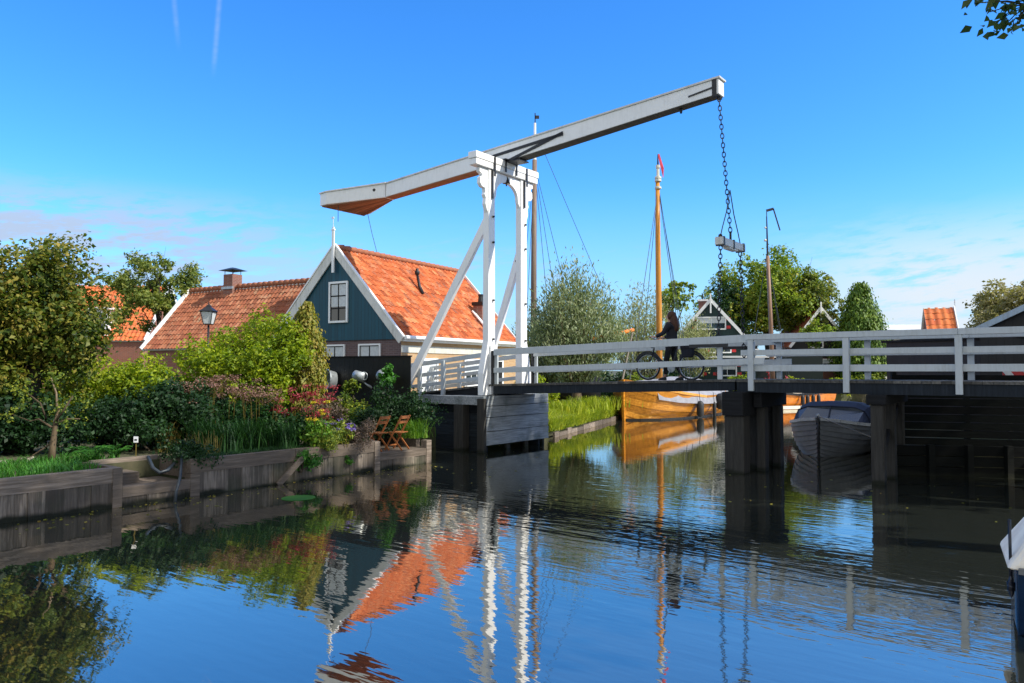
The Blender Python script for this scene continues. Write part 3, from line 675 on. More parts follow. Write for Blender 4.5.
m.lathe((sy_,YC-.68,zy+.03),[(.05,0),(.05,.06),(0,.09)],8); m.split('iron_band','iron',yo)
for y in (-.72,.72):
    m = MB(BF); m.tube([(sy_,YC+y*.95,zy+.03),(sy_,YC+y*.75,zy+.30),(sy_,YC+y*.35,zy+.75),(sy_,YC+.0,zy+1.35)],.014,5); m.build('safety_cable','ropeb',br)
    m = MB(); yl = 0.0-.03 if y < 0 else WB+.03
    chain(m, bp(sy_,YC+y*.93,zy-.18), bp(-0.88,yl,2.35), 0.14, 0.04, 0.014)
    for z_ in (2.1,1.95): pass
    m.build('lift_chain','rust',br,True)
# leaf
def zl(s): return 2.02+(s+7.95)*0.028
m = MB(BF); s = -7.95
while s < -0.42:
    m.hexa([(s+.004,-.13,zl(s)-.06),(s+.176,-.13,zl(s)-.06),(s+.176,WB+.13,zl(s)-.06),(s+.004,WB+.13,zl(s)-.06),(s+.004,-.13,zl(s)),(s+.176,-.13,zl(s)),(s+.176,WB+.13,zl(s)),(s+.004,WB+.13,zl(s))]); s += .18
lf = m.build('leaf_deck','deckw',br)
for y in (-.10,WB+.02,WB*.5-.04):
    m = MB(BF); a, b2 = -7.95, -.42
    m.hexa([(a,y,zl(a)-.30),(b2,y,zl(b2)-.28),(b2,y+.08,zl(b2)-.28),(a,y+.08,zl(a)-.30),(a,y,zl(a)-.062),(b2,y,zl(b2)-.062),(b2,y+.08,zl(b2)-.062),(a,y+.08,zl(a)-.062)])
    m.build('leaf_girder','fascia',lf)
def rail(m, a, b, y, z0, z1, za, zb, th=0.06):
    m.hexa([(a,y,za+z0),(b,y,zb+z0),(b,y+th,zb+z0),(a,y+th,za+z0),(a,y,za+z1),(b,y,zb+z1),(b,y+th,zb+z1),(a,y+th,za+z1)])
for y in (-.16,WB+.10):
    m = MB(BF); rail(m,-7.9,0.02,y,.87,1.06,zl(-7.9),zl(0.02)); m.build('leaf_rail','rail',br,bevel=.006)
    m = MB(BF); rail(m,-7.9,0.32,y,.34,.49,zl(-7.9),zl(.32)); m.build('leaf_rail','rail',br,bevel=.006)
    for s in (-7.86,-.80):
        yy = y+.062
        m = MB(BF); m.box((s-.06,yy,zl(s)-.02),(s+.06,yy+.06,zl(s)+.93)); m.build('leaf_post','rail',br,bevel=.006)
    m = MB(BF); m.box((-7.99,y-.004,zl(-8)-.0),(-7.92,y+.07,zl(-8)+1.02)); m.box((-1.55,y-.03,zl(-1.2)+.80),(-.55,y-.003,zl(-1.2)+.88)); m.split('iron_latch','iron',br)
# right approach
ZD = 2.22; SR = 11.0
m = MB(BF); s = -.36
while s < SR: m.box((s+.004,-.15,ZD-.06),(s+.176,WB+.15,ZD)); s += .18
dk = m.build('approach_deck','deckw',br)
for y in (-.12,WB+.04,WB*.5-.04):
    m = MB(BF); m.box((-.36,y,ZD-.30),(SR,y+.08,ZD-.063)); m.build('deck_girder','fascia',dk)
for y, o in ((-.09,-1),(WB+.02,1)):
    for s in (0.0,2.13,4.28,6.43,8.58,10.7):
        yf = y-.10 if o < 0 else y+.072
        m = MB(BF); m.box((s-.065,yf,ZD-.27 if o<0 else ZD-.27),(s+.065,yf+.095,ZD+.95))
        if o<0: m.box((s-.055,yf+.098,ZD-.0),(s+.055,yf+.19,ZD+.9))
        m.build('railing_post','rail',br,bevel=.006)
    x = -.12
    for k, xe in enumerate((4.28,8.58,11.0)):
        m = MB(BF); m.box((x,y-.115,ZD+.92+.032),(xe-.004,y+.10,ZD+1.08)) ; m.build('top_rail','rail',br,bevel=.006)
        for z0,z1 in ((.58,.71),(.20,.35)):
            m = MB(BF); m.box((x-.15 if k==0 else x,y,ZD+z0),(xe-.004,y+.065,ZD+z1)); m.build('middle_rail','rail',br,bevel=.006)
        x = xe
# left approach
def zq(s): return 2.02+(s+8.0)*.10
m = MB(BF); s = -13.2
while s < -8.0:
    m.hexa([(s+.004,-.15,zq(s)-.06),(s+.176,-.15,zq(s+.176)-.06),(s+.176,WB+.15,zq(s+.176)-.06),(s+.004,WB+.15,zq(s)-.06),(s+.004,-.15,zq(s)),(s+.176,-.15,zq(s+.176)),(s+.176,WB+.15,zq(s+.176)),(s+.004,WB+.15,zq(s))]); s += .18
m.build('approach_deck','deckw',br)
for y in (-.12,WB+.04):
    m = MB(BF); rail(m,-13.2,-8.4,y,-.32,-.062,zq(-13.2),zq(-8.4),.08); m.build('deck_girder','tar',br)
    for z0,z1 in ((.86,1.0),(.50,.62),(.16,.28)):
        m = MB(BF); rail(m,-12.6,-8.36,y-.02,z0,z1,zq(-12.6),zq(-8.36),.06); m.build('approach_rail','rail',br,bevel=.006)
    for s in (-9.95,-11.0,-12.3):
        m = MB(BF); m.box((s-.065,y-.115,zq(s)-.35),(s+.065,y-.022,zq(s)+.93)); m.build('railing_post','rail',br,bevel=.006)
# abutment under the portal
ab = MB(BF); 
for k,(z0,z1) in enumerate(((.20,.60),(.615,1.02),(1.035,1.36),(1.375,1.675))): ab.box((-7.90-.01*(k%2),-.62,z0),(-7.80-.01*(k%2),2.62,z1))
abo = ab.split('abutment_planks','abut',br,bevel=.01)
m = MB(BF); m.box((-9.0,-.74,-1.2),(-8.62,-.44,1.40)); m.box((-8.05,-.76,-1.2),(-7.78,-.63,1.60)); m.box((-8.1,2.50,-1.2),(-7.96,2.60,1.5)); m.box((-8.05,.55,-1.2),(-7.95,.75,1.4)); m.box((-8.05,1.5,-1.2),(-7.95,1.7,1.4)); m.split('abutment_pile','pile',br,bevel=.015)
m = MB(BF); m.box((-10.4,-.72,1.40),(-7.82,-.45,1.665)); m.box((-9.3,-.45,1.45),(-7.93,2.55,1.665)); m.split('abutment_cap','abut',br,bevel=.012)
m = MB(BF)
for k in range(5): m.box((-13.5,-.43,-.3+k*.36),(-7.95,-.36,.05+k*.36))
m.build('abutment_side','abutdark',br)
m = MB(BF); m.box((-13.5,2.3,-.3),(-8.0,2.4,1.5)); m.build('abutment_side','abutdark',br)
# middle pier
m = MB(BF); m.box((-.60,-.48,1.36),(-.08,2.05,1.93)); m.build('pier_cap','tar',br,bevel=.02)
for y in (-.40,.65,1.6):
    m = MB(BF); m.box((-.58,y,-1.2),(-.10,y+.42,1.358)); m.build('pier_pile','pile',br,bevel=.03)
m = MB(BF); m.box((-.05,.1,1.55),(.16,2.0,1.92)); m.build('pier_cap','tar',br,bevel=.02)
for y in (.35,1.5):
    m = MB(BF); m.box((-.07,y,-1.2),(.14,y+.3,1.548)); m.build('pier_pile','pile',br,bevel=.03)
# right pier
m = MB(BF); m.box((2.55,-.30,1.70),(2.95,2.2,1.92)); m.build('pier_cap','tar',br,bevel=.02)
for y in (-.24,.9,1.9):
    m = MB(BF); m.box((2.62,y,-1.2),(2.88,y+.26,1.698)); m.build('pier_pile','pile',br,bevel=.02)
m = MB(BF); m.bar((2.75,-.1,.5),(2.75,2.0,1.6),.08,.16); m.build('pier_brace','tar',br)
# two thin cords under the counterweight
m = MB(BF); m.tube([(-15.6,YC-.75,zc(-15.6)-.45),(-15.6,YC-.75,zc(-15.6)-1.1)],.012,5); m.build('cord','ropeb',br)
m = MB(BF); a = bp(-15.9,YC+.95,zc(-15.9)-.45); m = MB(); m.tube([a, a+Vector((.18,0,-.8)), a+Vector((.42,0,-1.7))],.012,5); m.build('cord','ropeb',br)
# ------------------------------------------------------------ buildings
GZ = 0.64
def roof_plane(name, mat, o, ex, es, L, S, parent, tw=0.22, th=0.27, amp=0.028, uoff=0):
    """pantiles: o = eave corner, ex along the eave, es up the slope"""
    ex = Vector(ex).normalized(); es = Vector(es).normalized(); n = ex.cross(es)
    if n.z < 0: n = -n
    nx = int(round(L/tw)); ny = int(round(S/th)); tw = L/nx; th = S/ny; sub = 6
    us = []; 
    for i in range(nx*sub+1): us.append(i/sub)
    vsb = []
    for j in range(ny): vsb += [(j, 0.0), (j, 0.97)]
    V = []; UV = []
    jit = rng.uniform(-.010,.010,(ny,nx+1))
    for (j, f) in vsb:
        for u in us:
            h = amp*math.sin(2*math.pi*u)+(0.026*(1-f))+jit[j][int(min(u,nx-.001))]
            p = Vector(o)+ex*(u*tw)+es*((j+f)*th)+n*h
            V.append(p); UV.append((u+uoff, j+f*0.98+0.005))
    W_ = len(us); F = []
    for r in range(len(vsb)-1):
        for i in range(W_-1): F.append((r*W_+i, r*W_+i+1, (r+1)*W_+i+1, (r+1)*W_+i))
    off = root_of(parent).location
    me = bpy.data.meshes.new(name); me.from_pydata([tuple(p-off) for p in V], [], F)
    ul = me.uv_layers.new(name='UVMap'); li = np.empty(len(me.loops), dtype=np.int32); me.loops.foreach_get('vertex_index', li)
    uva = np.array(UV, dtype=np.float32); 
    # the overlap step faces take the row below
    ul.data.foreach_set('uv', uva[li].ravel())
    me.polygons.foreach_set('use_smooth', [False]*len(me.polygons)); me.materials.append(M[mat]); me.update()
    ob = bpy.data.objects.new(name, me); COL.objects.link(ob); ob.parent = parent
    m = MB(); o = Vector(o); c = [o, o+ex*L, o+ex*L+es*S, o+es*S]
    m.hexa([tuple(p-n*0.10) for p in c]+[tuple(p-n*0.03) for p in c]); m.build('roof_deck', 'offwhite', ob)
    return ob
def window(H, parent, x0, x1, z0, z1, y, o=-1, nv=1, nh=1, frame_mat='white', curtain=0.5, axis='x', fw=0.06, name='window', sash=None):
    """window on a wall facing -y (axis x) or -x (axis y) of frame H"""
    def B(m, a, b, c, d, e, f):
        if axis == 'x': m.box((a, min(c,d), e), (b, max(c,d), f))
        else: m.box((min(c,d), a, e), (max(c,d), b, f))
    m = MB(H); y1 = y+o*0.06; yb = y+o*0.004
    B(m,x0-fw,x0,yb,y1,z0-fw,z1+fw); B(m,x1,x1+fw,yb,y1,z0-fw,z1+fw); B(m,x0,x1,yb,y1,z1,z1+fw); B(m,x0,x1,yb,y1+o*.03,z0-fw,z0)
    if sash: w0 = m.build(name,frame_mat,parent); m = MB(H)
    for k in range(1,nv+1):
        xc = x0+(x1-x0)*k/(nv+1); B(m,xc-.018,xc+.018,yb,y+o*.035,z0,z1)
    for k in range(1,nh+1):
        zc_ = z0+(z1-z0)*k/(nh+1); B(m,x0,x1,yb,y+o*.032,zc_-.022,zc_+.022)
    if sash:
        B(m,x0,x0+.03,yb,y+o*.034,z0,z1); B(m,x1-.03,x1,yb,y+o*.034,z0,z1); B(m,x0+.03,x1-.03,yb,y+o*.034,z1-.03,z1)
        m.build('sash',sash,w0); w_ = w0
    else: w_ = m.build(name,frame_mat,parent)
    m = MB(H); B(m,x0,x1,y+o*.012,y+o*.016,z0,z1); m.build('pane','glass',w_)
    if curtain:
        m = MB(H); B(m,x0+.01,x1-.01,y+o*.018,y+o*.021,z1-(z1-z0)*curtain,z1-.01); m.build('curtain','curtain',w_)
    return w_
# --- teal gabled house
g_ = Vector((-.86,.509,0)).normalized(); r_ = Vector((.509,.86,0)).normalized()
HO = Vector((-3.825,25.5,0)); HF = frame(HO, g_, r_)
th_ = thing('teal_house', HF @ Vector((3.03,0,GZ)), 'teal boarded gable house with orange tiled roof beside the drawbridge', 'house')
GWd, GL, ZE, ZA = 6.06, 7.9, 3.66, 6.86
m = MB(HF); quadwall(m,(0,0),(6.06,0),GZ,3.54); m.build('gable_base_wall','brickp',th_)
m = MB(HF); quadwall(m,(0,0),(0,GL),GZ,ZE); m.build('side_wall','bricky',th_)
m = MB(HF); quadwall(m,(GWd,0),(GWd,GL),GZ,ZE); quadwall(m,(0,GL),(GWd,GL),GZ,ZE); m.face([(0,GL,ZE),(GWd,GL,ZE),(GWd/2,GL,ZA)],[(0,0),(6,0),(3,3)]); m.build('rear_wall','bricky',th_)
m = MB(HF); pts = [(0,-.06,3.52),(GWd,-.06,3.52),(GWd/2,-.06,ZA)]
m.face(pts,[(0,0),(GWd,0),(GWd/2,3.6)]); m.face([(0,-.06,3.52),(GWd,-.06,3.52),(GWd,.0,3.52),(0,.0,3.52)]); m.build('gable_cladding','teal',th_)
sl = (Vector((GWd/2,0,ZA))-Vector((0,0,ZE))).normalized(); SL = (Vector((GWd/2,0,ZA))-Vector((0,0,ZE))).length
def hv(d): return (HF.to_3x3() @ Vector(d))
roof1 = roof_plane('roof','tile',HF @ (Vector((0,-.02,ZE+.06))-sl*.22), hv((0,1,0)), hv(sl), GL+.05, SL+.20, th_)
sl2 = Vector((-sl.x,0,sl.z))
roof_plane('roof','tile',HF @ (Vector((GWd,-.02,ZE+.06))-sl2*.12), hv((0,1,0)), hv(sl2), GL+.05, SL+.10, th_)
m = MB(HF)
for k in range(24): m.tube([(GWd/2,k*GL/24-.02,ZA+.10),(GWd/2,(k+1)*GL/24-.01,ZA+.125)],[.10,.115],8)
m.build('ridge_tiles','tile2',roof1,True)
# bargeboards with a flared foot on the left
def barge(pts, yy, wd, mat, name='bargeboard', th=.05):
    m = MB(HF)
    for a,b in zip(pts,pts[1:]):
        a = Vector(a); b = Vector(b); d = (b-a).normalized(); nrm = Vector((-d.z,0,d.x)); 
        if nrm.z < 0: nrm = -nrm
        m.hexa([tuple(Vector((q.x,yy+o,q.z))+nrm*w_) for w_ in (-wd,.06) for q,o in ((a,0),(b,0),(b,th),(a,th))])
    return m.build(name,mat,th_)
barge([(-.16,0,ZE-.14),(GWd/2,0,ZA+.10)],-.14,.22,'offwhite')
barge([(GWd+1.15,0,2.75),(GWd+.35,0,3.42),(GWd-.15,0,ZE+.30),(GWd/2,0,ZA+.10)],-.145,.26,'offwhite')
barge([(-.20,0,ZE-.10),(GWd/2,0,ZA+.17)],-.17,-.01,'white','barge_cap',.10)
barge([(GWd-.1,0,ZE+.35),(GWd/2,0,ZA+.17)],-.172,-.01,'white','barge_cap',.10)
barge([(-.14,0,ZE-.1),(GWd/2,0,ZA+.14)],GL+.02,.2,'white','rear_bargeboard')
m = MB(HF); x = GWd/2; m.box((x-.055,-.22,6.0),(x+.055,-.175,7.55)); m.box((x-.08,-.23,7.55),(x+.08,-.16,7.60)); m.box((x-.04,-.215,7.6),(x+.04,-.175,7.68)); m.tube([(x,-.2,7.68),(x,-.2,8.02)],.01,4); m.box((x-.03,-.21,7.98),(x+.08,-.19,8.05)); m.build('finial','white',th_)
window(HF,th_,2.46,3.24,4.24,5.60,-.062,nv=1,nh=2,curtain=.62,fw=.075,sash='darkroom')
window(HF,th_,.95,1.85,2.62,3.32,-.004,nv=1,nh=0,curtain=.97,fw=.06,sash='darkroom'); window(HF,th_,2.62,3.52,2.62,3.32,-.004,nv=1,nh=0,curtain=.97,fw=.06,sash='darkroom'); window(HF,th_,4.3,5.2,2.62,3.32,-.004,nv=1,nh=0,curtain=.97,fw=.06,sash='darkroom')
# eaves, windows and door of the sunny side (faces -x of HF)
m = MB(HF); m.tube([(-.27,-.1,ZE-.09),(-.27,GL+.05,ZE-.09)],.075,8); m.box((-.20,-.05,ZE-.22),(-.004,GL,ZE-.08)); m.build('gutter','white',th_)
m = MB(HF); m.box((-.03,0,3.06),(-.004,GL,3.30)); m.build('fascia_board','cream',th_)
window(HF,th_,1.15,2.0,1.35,2.78,-.004,axis='y',nv=1,nh=1,curtain=.9,fw=.09)
window(HF,th_,3.9,5.1,1.9,2.8,-.004,axis='y',nv=2,nh=0,curtain=.5,fw=.09)
m = MB(HF); m.box((-.07,5.7,.75),(-.004,5.8,2.9)); m.box((-.07,6.6,.75),(-.004,6.7,2.9)); m.box((-.07,5.8,2.8),(-.004,6.6,2.9)); d_ = m.build('door_frame','white',th_)
m = MB(HF); m.box((-.04,5.8,.75),(-.006,6.6,2.8)); m.build('door','darkroom',th_)
# vent pipe, roof chimney with pale flashing
def onroof(y, t): return Vector((0,y,ZE+.06))+sl*t
m = MB(HF); p = onroof(3.3,2.75); m.tube([p-sl*.35+Vector((-.05,0,.0)), p-sl*.1+Vector((-.05,0,.12)), p+Vector((0,0,.55))],[.07,.06,.05],8); m.lathe(p+Vector((0,0,.5)),[(.05,0),(.10,.04),(.10,.16),(.05,.2),(.07,.26),(0,.28)],10); m.build('vent_pipe','rust',th_,True)
m = MB(HF); p = onroof(6.35,1.25); m.box((p.x-.22,p.y-.24,p.z-.5),(p.x+.22,p.y+.24,p.z+.55)); ch = m.build('chimney','brickbox',th_)
m = MB(HF); m.box((p.x-.27,p.y-.3,p.z+.55),(p.x+.27,p.y+.3,p.z+.70)); m.lathe((p.x,p.y,p.z+.70),[(.13,0),(.10,.25),(.12,.27),(.12,.34),(0,.34)],10); m.build('chimney_pot','iron',ch)
m = MB(HF); a = onroof(6.0,1.6); nn = Vector((-sl.z,0,sl.x)); 
m.bar(tuple(a+nn*.09),tuple(onroof(6.0,.45)+nn*.09),.16,.05,up=tuple(nn)); m.build('flashing','white',th_)
# --- brown tiled wing on the left
wg = thing('tiled_cottage', HF @ Vector((10,2.2,GZ)), 'low cottage with weathered brown tiled roof and brick chimney left of the teal house', 'house')
X0,X1,YR,ZR,YE,ZEW = 3.8,14.4,2.2,6.12,0.0,3.55
s3 = Vector((0,YR-YE,ZR-ZEW)); S3 = s3.length; s3 = s3.normalized()
rw = roof_plane('roof','tile2',HF @ (Vector((X1,YE,ZEW))-s3*.25), hv((-1,0,0)), hv(s3), X1-X0, S3+.25, wg)
s4 = Vector((0,-(YR-YE),ZR-ZEW)).normalized()
roof_plane('roof','tile2',HF @ (Vector((X1,2*YR-YE,ZEW))-s4*.25), hv((-1,0,0)), hv(s4), X1-GWd, S3+.25, wg)
m = MB(HF)
for k in range(32): a=X0+(X1-X0)*k/32; m.tube([(a,YR,ZR+.06),(a+(X1-X0)/32+.01,YR,ZR+.085)],[.10,.115],8)
m.build('ridge_tiles','tile2',rw,True)
m = MB(HF); quadwall(m,(GWd+.1,YE+.05),(X1,YE+.05),GZ,ZEW); quadwall(m,(X1,YE+.05),(X1,2*YR-YE),GZ,ZEW); m.face([(X1,YE,ZEW),(X1,2*YR-YE,ZEW),(X1,YR,ZR)],[(0,0),(4,0),(2,2)]); m.build('wall','brickr',wg)
m = MB(HF)
for s_,ys in ((s3,YE),(s4,2*YR-YE)):
    a = Vector((X1+.06,ys,ZEW+.02))-s_*.3; b = Vector((X1+.06,YR,ZR+.08)); m.bar(tuple(a),tuple(b),.07,.26,up=(0,0,1))
m.build('bargeboard','white',wg)
p = HF.inverted() @ at(236,290,33.4)
cx = p.x
m = MB(HF); m.box((cx-.30,YR-.26,ZR-.4),(cx+.30,YR+.26,ZR+.62)); ch = m.build('chimney','brickbox',wg)
m = MB(HF); m.box((cx-.38,YR-.32,ZR-.05),(cx+.38,YR-.262,ZR+.06)); m.build('flashing','zinc',ch)
m = MB(HF)
for dx in (-.26,.26):
    for dy in (-.22,.22): m.tube([(cx+dx,YR+dy,ZR+.62),(cx+dx,YR+dy,ZR+.80)],.015,4)
m.hexa([(cx-.48,YR-.42,ZR+.80),(cx+.48,YR-.42,ZR+.80),(cx+.48,YR+.42,ZR+.80),(cx-.48,YR+.42,ZR+.80),(cx-.08,YR-.08,ZR+.94),(cx+.08,YR-.08,ZR+.94),(cx+.08,YR+.08,ZR+.94),(cx-.08,YR+.08,ZR+.94)])
m.build('chimney_cowl','iron',ch)
# --- simple gabled houses further off
def house(name, label, o, deg, W, L, ze, za, wallm, cladm, roofm, wins=(), base=None, tw=.5, th=.5, trim='white', chim=None, shutters=False, door=True, cs=1.0):
    ex = Vector((math.cos(R(deg)),math.sin(R(deg)),0)); ey = Vector((-ex.y,ex.x,0)); H = frame(Vector((o[0],o[1],0)),ex,ey)
    t = thing(name, (o[0],o[1],GZ), label, 'house')
    m = MB(H); h = W/2
    zs = base or ze
    quadwall(m,(-h,0),(h,0),GZ,zs); quadwall(m,(h,0),(h,L),GZ,ze); quadwall(m,(h,L),(-h,L),GZ,ze); quadwall(m,(-h,L),(-h,0),GZ,ze); m.build('wall',wallm,t)
    m = MB(H); pts=[(-h,-.05,ze),(h,-.05,ze),(0,-.05,za)]
    if zs < ze: pts=[(-h,-.05,zs),(h,-.05,zs),(h,-.05,ze),(0,-.05,za),(-h,-.05,ze)]
    m.face(pts,[(p[0],p[2]) for p in pts]); m.build('gable',cladm,t)
    m = MB(H); m.face([(p[0],L,p[2]) for p in pts],[(p[0],p[2]) for p in pts]); m.build('gable',cladm,t)
    r3 = H.to_3x3()
    for sg in (-1,1):
        s_ = Vector((-sg*h,0,za-ze)); S_ = s_.length; s_.normalize()
        roof_plane('roof',roofm,H @ (Vector((sg*h,-.12,ze+.06))-s_*.2), r3 @ Vector((0,1,0)), r3 @ s_, L+.24, S_+.2, t, tw=tw, th=th, amp=.03)
    m = MB(H)
    for sg in (-1,1): m.bar((sg*(h+.15),-.18,ze-.10),(0,-.18,za+.08),.06,.24)
    m.build('bargeboard',trim,t)
    m = MB(H); m.box((-.06,-.26,za-1.0),(.06,-.215,za+.6)); m.build('finial',trim,t)
    for (x0,x1,z0,z1,nv,nh) in wins:
        w_ = window(H,t,x0,x1,z0,z1,-.055,nv=nv,nh=nh,curtain=.5,fw=.1)
        if shutters:
            for xa,xb in ((x0-.45,x0-.12),(x1+.12,x1+.45)):
                for za_,zb_ in ((z0-.02,z0+.22),(z1-.22,z1+.02)):
                    m = MB(H); m.box((xa,-.09,za_),(xb,-.06,zb_)); m.build('shutter','redpaint',w_)
    if chim:
        x,y = chim; m = MB(H); m.box((x-.35,y-.35,za-.8),(x+.35,y+.35,za+.8*cs-.2)); c_=m.build('chimney','brickbox',t)
        m = MB(H); m.box((x-.42,y-.42,za+.8*cs-.2),(x+.42,y+.42,za+.8*cs-.05)); m.build('chimney_cap',trim,c_)
        m = MB(H); m.tube([(x,y,za+.8*cs-.05),(x,y,za+1.7*cs)],[.06,.05],6); m.build('chimney_pipe','iron',c_)
    return t,H
# far orange-roofed house, left
t_,H = house('orange_roofed_house','house with bright orange tiled roof and white dormer behind the left trees',(gx(166,47.5),47.5),90,6,9.5,4.3,7.85,'brickr','brickr','tile3',tw=.26,th=.32)
m = MB(); c = at(103,322,45.2); m.box((c.x-.62,c.y-.6,c.z-.95),(c.x+.62,c.y+2,c.z+.72)); dm = m.build('dormer','white',t_)
m = MB(); m.box((c.x-.8,c.y-.8,c.z+.722),(c.x+.8,c.y+2.1,c.z+.86)); m.build('dormer_roof','offwhite',dm)
m = MB(); m.box((c.x-.42,c.y-.63,c.z-.75),(c.x+.42,c.y-.605,c.z+.5)); m.build('pane','glass',dm)
# dark green house with red shutter boards, centre distance
zz = lambda px,py,D: at(px,py,D).z
hx = gx(711,60)
t_,H = house('green_gabled_house','dark green boarded house with white gable boards and red trimmed windows',(hx,60),-12,7.0,9,zz(690,350,60),zz(711,301,60),'greenclad','greenclad','tile2',
    wins=((-1.0,1.1,zz(0,328,60)-0.05,zz(0,318,60),1,0),(-2.3,-.6,zz(0,352,60),zz(0,343,60),1,0),(-.2,1.5,zz(0,352,60),zz(0,343,60),1,0),(-2.0,-.8,zz(0,375,60),zz(0,364,60),1,0),(.6,1.9,zz(0,375,60),zz(0,364,60),1,0)),shutters=True,chim=(-.5,2.5),cs=.5)
m = MB(H); m.box((-3.6,-.5,zz(0,358,60)),(5.2,-.06,zz(0,356,60))); m.build('eaves_board','white',t_)
m = MB(H); m.box((3.5,0,GZ),(8.5,6,zz(0,357,60))); m.build('side_extension','greenclad',t_)
hx = gx(821,64)
t_,H = house('black_gabled_house','black boarded house with white arched gable boards near the conifer',(hx,64),-6,5.0,8,zz(0,346,64),zz(0,309,64),'brickr','blackclad','tile2',base=zz(0,358,64),
    wins=((-.8,.1,zz(0,347,64),zz(0,339,64),0,0),(-1.2,.8,zz(0,367,64),zz(0,360,64),2,0)))
t_,H = house('red_roofed_house','small steep red roofed house peeking over the creeper on the right',(gx(952,52),52),70,3.0,1.6,zz(0,336,52),zz(0,308,52),'brickr','brickr','tile3')
# long white greenhouse roof on the horizon
D=85; x0=gx(872,D); x1=gx(960,D); m = MB(); z1=zz(0,330,D); z2=zz(0,322.5,D)
wh = thing('white_long_building',(x0+5,D,GZ),'long low white building with pale roof on the far right horizon','building')
m.box((x0,D,GZ),(x1,D+8,z1)); m.build('wall','cream',wh)
m = MB(); m.prism([(D-.3,z1),(D+8.3,z1),(D+4,z2)],'x',x0-.3,x1+.3); m.build('roof','offwhite',wh)
m = MB()
for k in range(7): xx=x0+.8+k*(x1-x0-1.6)/6; m.box((xx-.3,D-.03,z1-2),(xx+.3,D-.005,z1-.6))
m.build('pane','glass',wh)
# --- black timber shed right, on the water's edge
def G(px, D, z=0): p = at(px,370,D); return Vector((gx(px,D),D,z))
sh = thing('black_boathouse', G(960,24,GZ), 'long black tarred timber shed with nearly flat roof behind the bridge rails', 'shed')
a = Vector((12.5,24.8,0)); b = Vector((16.0,17.9,0)); c2 = b+Vector((6,3,0)); d2 = a+Vector((6,3,0))
a = Vector((12.55,24.8,0)); b = Vector((15.3,19.2,0)); c2 = b+Vector((7,3.4,0)); d2 = a+Vector((7,3.4,0))
m = MB()
for p_,q_ in ((a,b),(b,c2),(c2,d2),(d2,a)): 
    quadwall(m,(p_.x,p_.y),(q_.x,q_.y),GZ,3.36)
m.build('wall','blackclad',sh)
m = MB(); e=.12
m.hexa([(a.x-e,a.y+e,3.36),(b.x-e,b.y-e,3.36),(c2.x,c2.y-e,3.36),(d2.x,d2.y+e,3.36),(a.x-e,a.y+e,3.44),(b.x-e,b.y-e,3.47),(c2.x,c2.y-e,3.6),(d2.x,d2.y+e,3.55)]); m.build('roof','tar',sh)
# second shed with gable roof and pale blue verge
s2 = thing('gabled_shed', G(1010,21.5,GZ), 'black timber gabled shed with pale blue roof edge at right border', 'shed')
p1 = Vector((gx(980,21.5),21.5,0)); ex = Vector((.80,-.60,0)); ey = Vector((.60,.80,0)); SFm = frame(p1,ex,ey)
za0 = zz(980,328,21.5)
m = MB(SFm); Wd=6.0; ap = za0+1.55
m.face([(0,0,GZ),(Wd,0,GZ),(Wd,0,za0-.1),(Wd/2,0,ap-.12),(0,0,za0-.1)],[(0,0),(6,0),(6,3),(3,4.5),(0,3)])
quadwall(m,(0,0),(0,7),GZ,za0-.1); quadwall(m,(Wd,0),(Wd,7),GZ,za0-.1); quadwall(m,(0,7),(Wd,7),GZ,za0-.1); m.build('wall','blackclad',s2)
m = MB(SFm)
m.hexa([(-.25,-.2,za0-.18),(Wd/2,-.2,ap-.08),(Wd/2,7.2,ap-.08),(-.25,7.2,za0-.18),(-.25,-.2,za0-.10),(Wd/2,-.2,ap),(Wd/2,7.2,ap),(-.25,7.2,za0-.10)])
m.hexa([(Wd+.25,-.2,za0-.18),(Wd/2+.01,-.2,ap-.08),(Wd/2+.01,7.2,ap-.08),(Wd+.25,7.2,za0-.18),(Wd+.25,-.2,za0-.10),(Wd/2+.01,-.2,ap),(Wd/2+.01,7.2,ap),(Wd+.25,7.2,za0-.10)]); m.build('roof','tar',s2)
m = MB(SFm); m.bar((-.28,-.24,za0-.17),(Wd/2,-.24,ap-.05),.05,.16); m.bar((Wd+.28,-.24,za0-.17),(Wd/2,-.24,ap-.05),.05,.16); m.build('verge_board','bluetrim',s2)
# retaining wall and dark green fence under the right approach
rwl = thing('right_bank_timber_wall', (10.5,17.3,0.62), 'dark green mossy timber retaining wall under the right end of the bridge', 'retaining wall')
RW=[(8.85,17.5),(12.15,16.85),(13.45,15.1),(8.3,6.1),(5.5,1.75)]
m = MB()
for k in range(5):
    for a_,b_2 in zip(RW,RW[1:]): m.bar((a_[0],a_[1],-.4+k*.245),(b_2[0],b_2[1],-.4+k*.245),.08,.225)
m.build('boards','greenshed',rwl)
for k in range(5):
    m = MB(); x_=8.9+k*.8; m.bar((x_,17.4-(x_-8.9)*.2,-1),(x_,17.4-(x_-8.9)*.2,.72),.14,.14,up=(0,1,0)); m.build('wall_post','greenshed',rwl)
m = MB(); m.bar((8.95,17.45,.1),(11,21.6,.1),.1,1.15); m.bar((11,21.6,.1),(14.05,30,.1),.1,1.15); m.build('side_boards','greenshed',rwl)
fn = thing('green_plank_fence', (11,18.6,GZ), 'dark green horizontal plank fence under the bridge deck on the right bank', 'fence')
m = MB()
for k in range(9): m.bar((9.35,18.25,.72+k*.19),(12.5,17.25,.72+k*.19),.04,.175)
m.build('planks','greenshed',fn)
for q_ in (0,.5,1):
    m = MB(); x=9.4+3.0*q_; y=18.3-.95*q_; m.box((x,y,.6),(x+.1,y+.1,2.4)); m.build('fence_post','greenshed',fn)
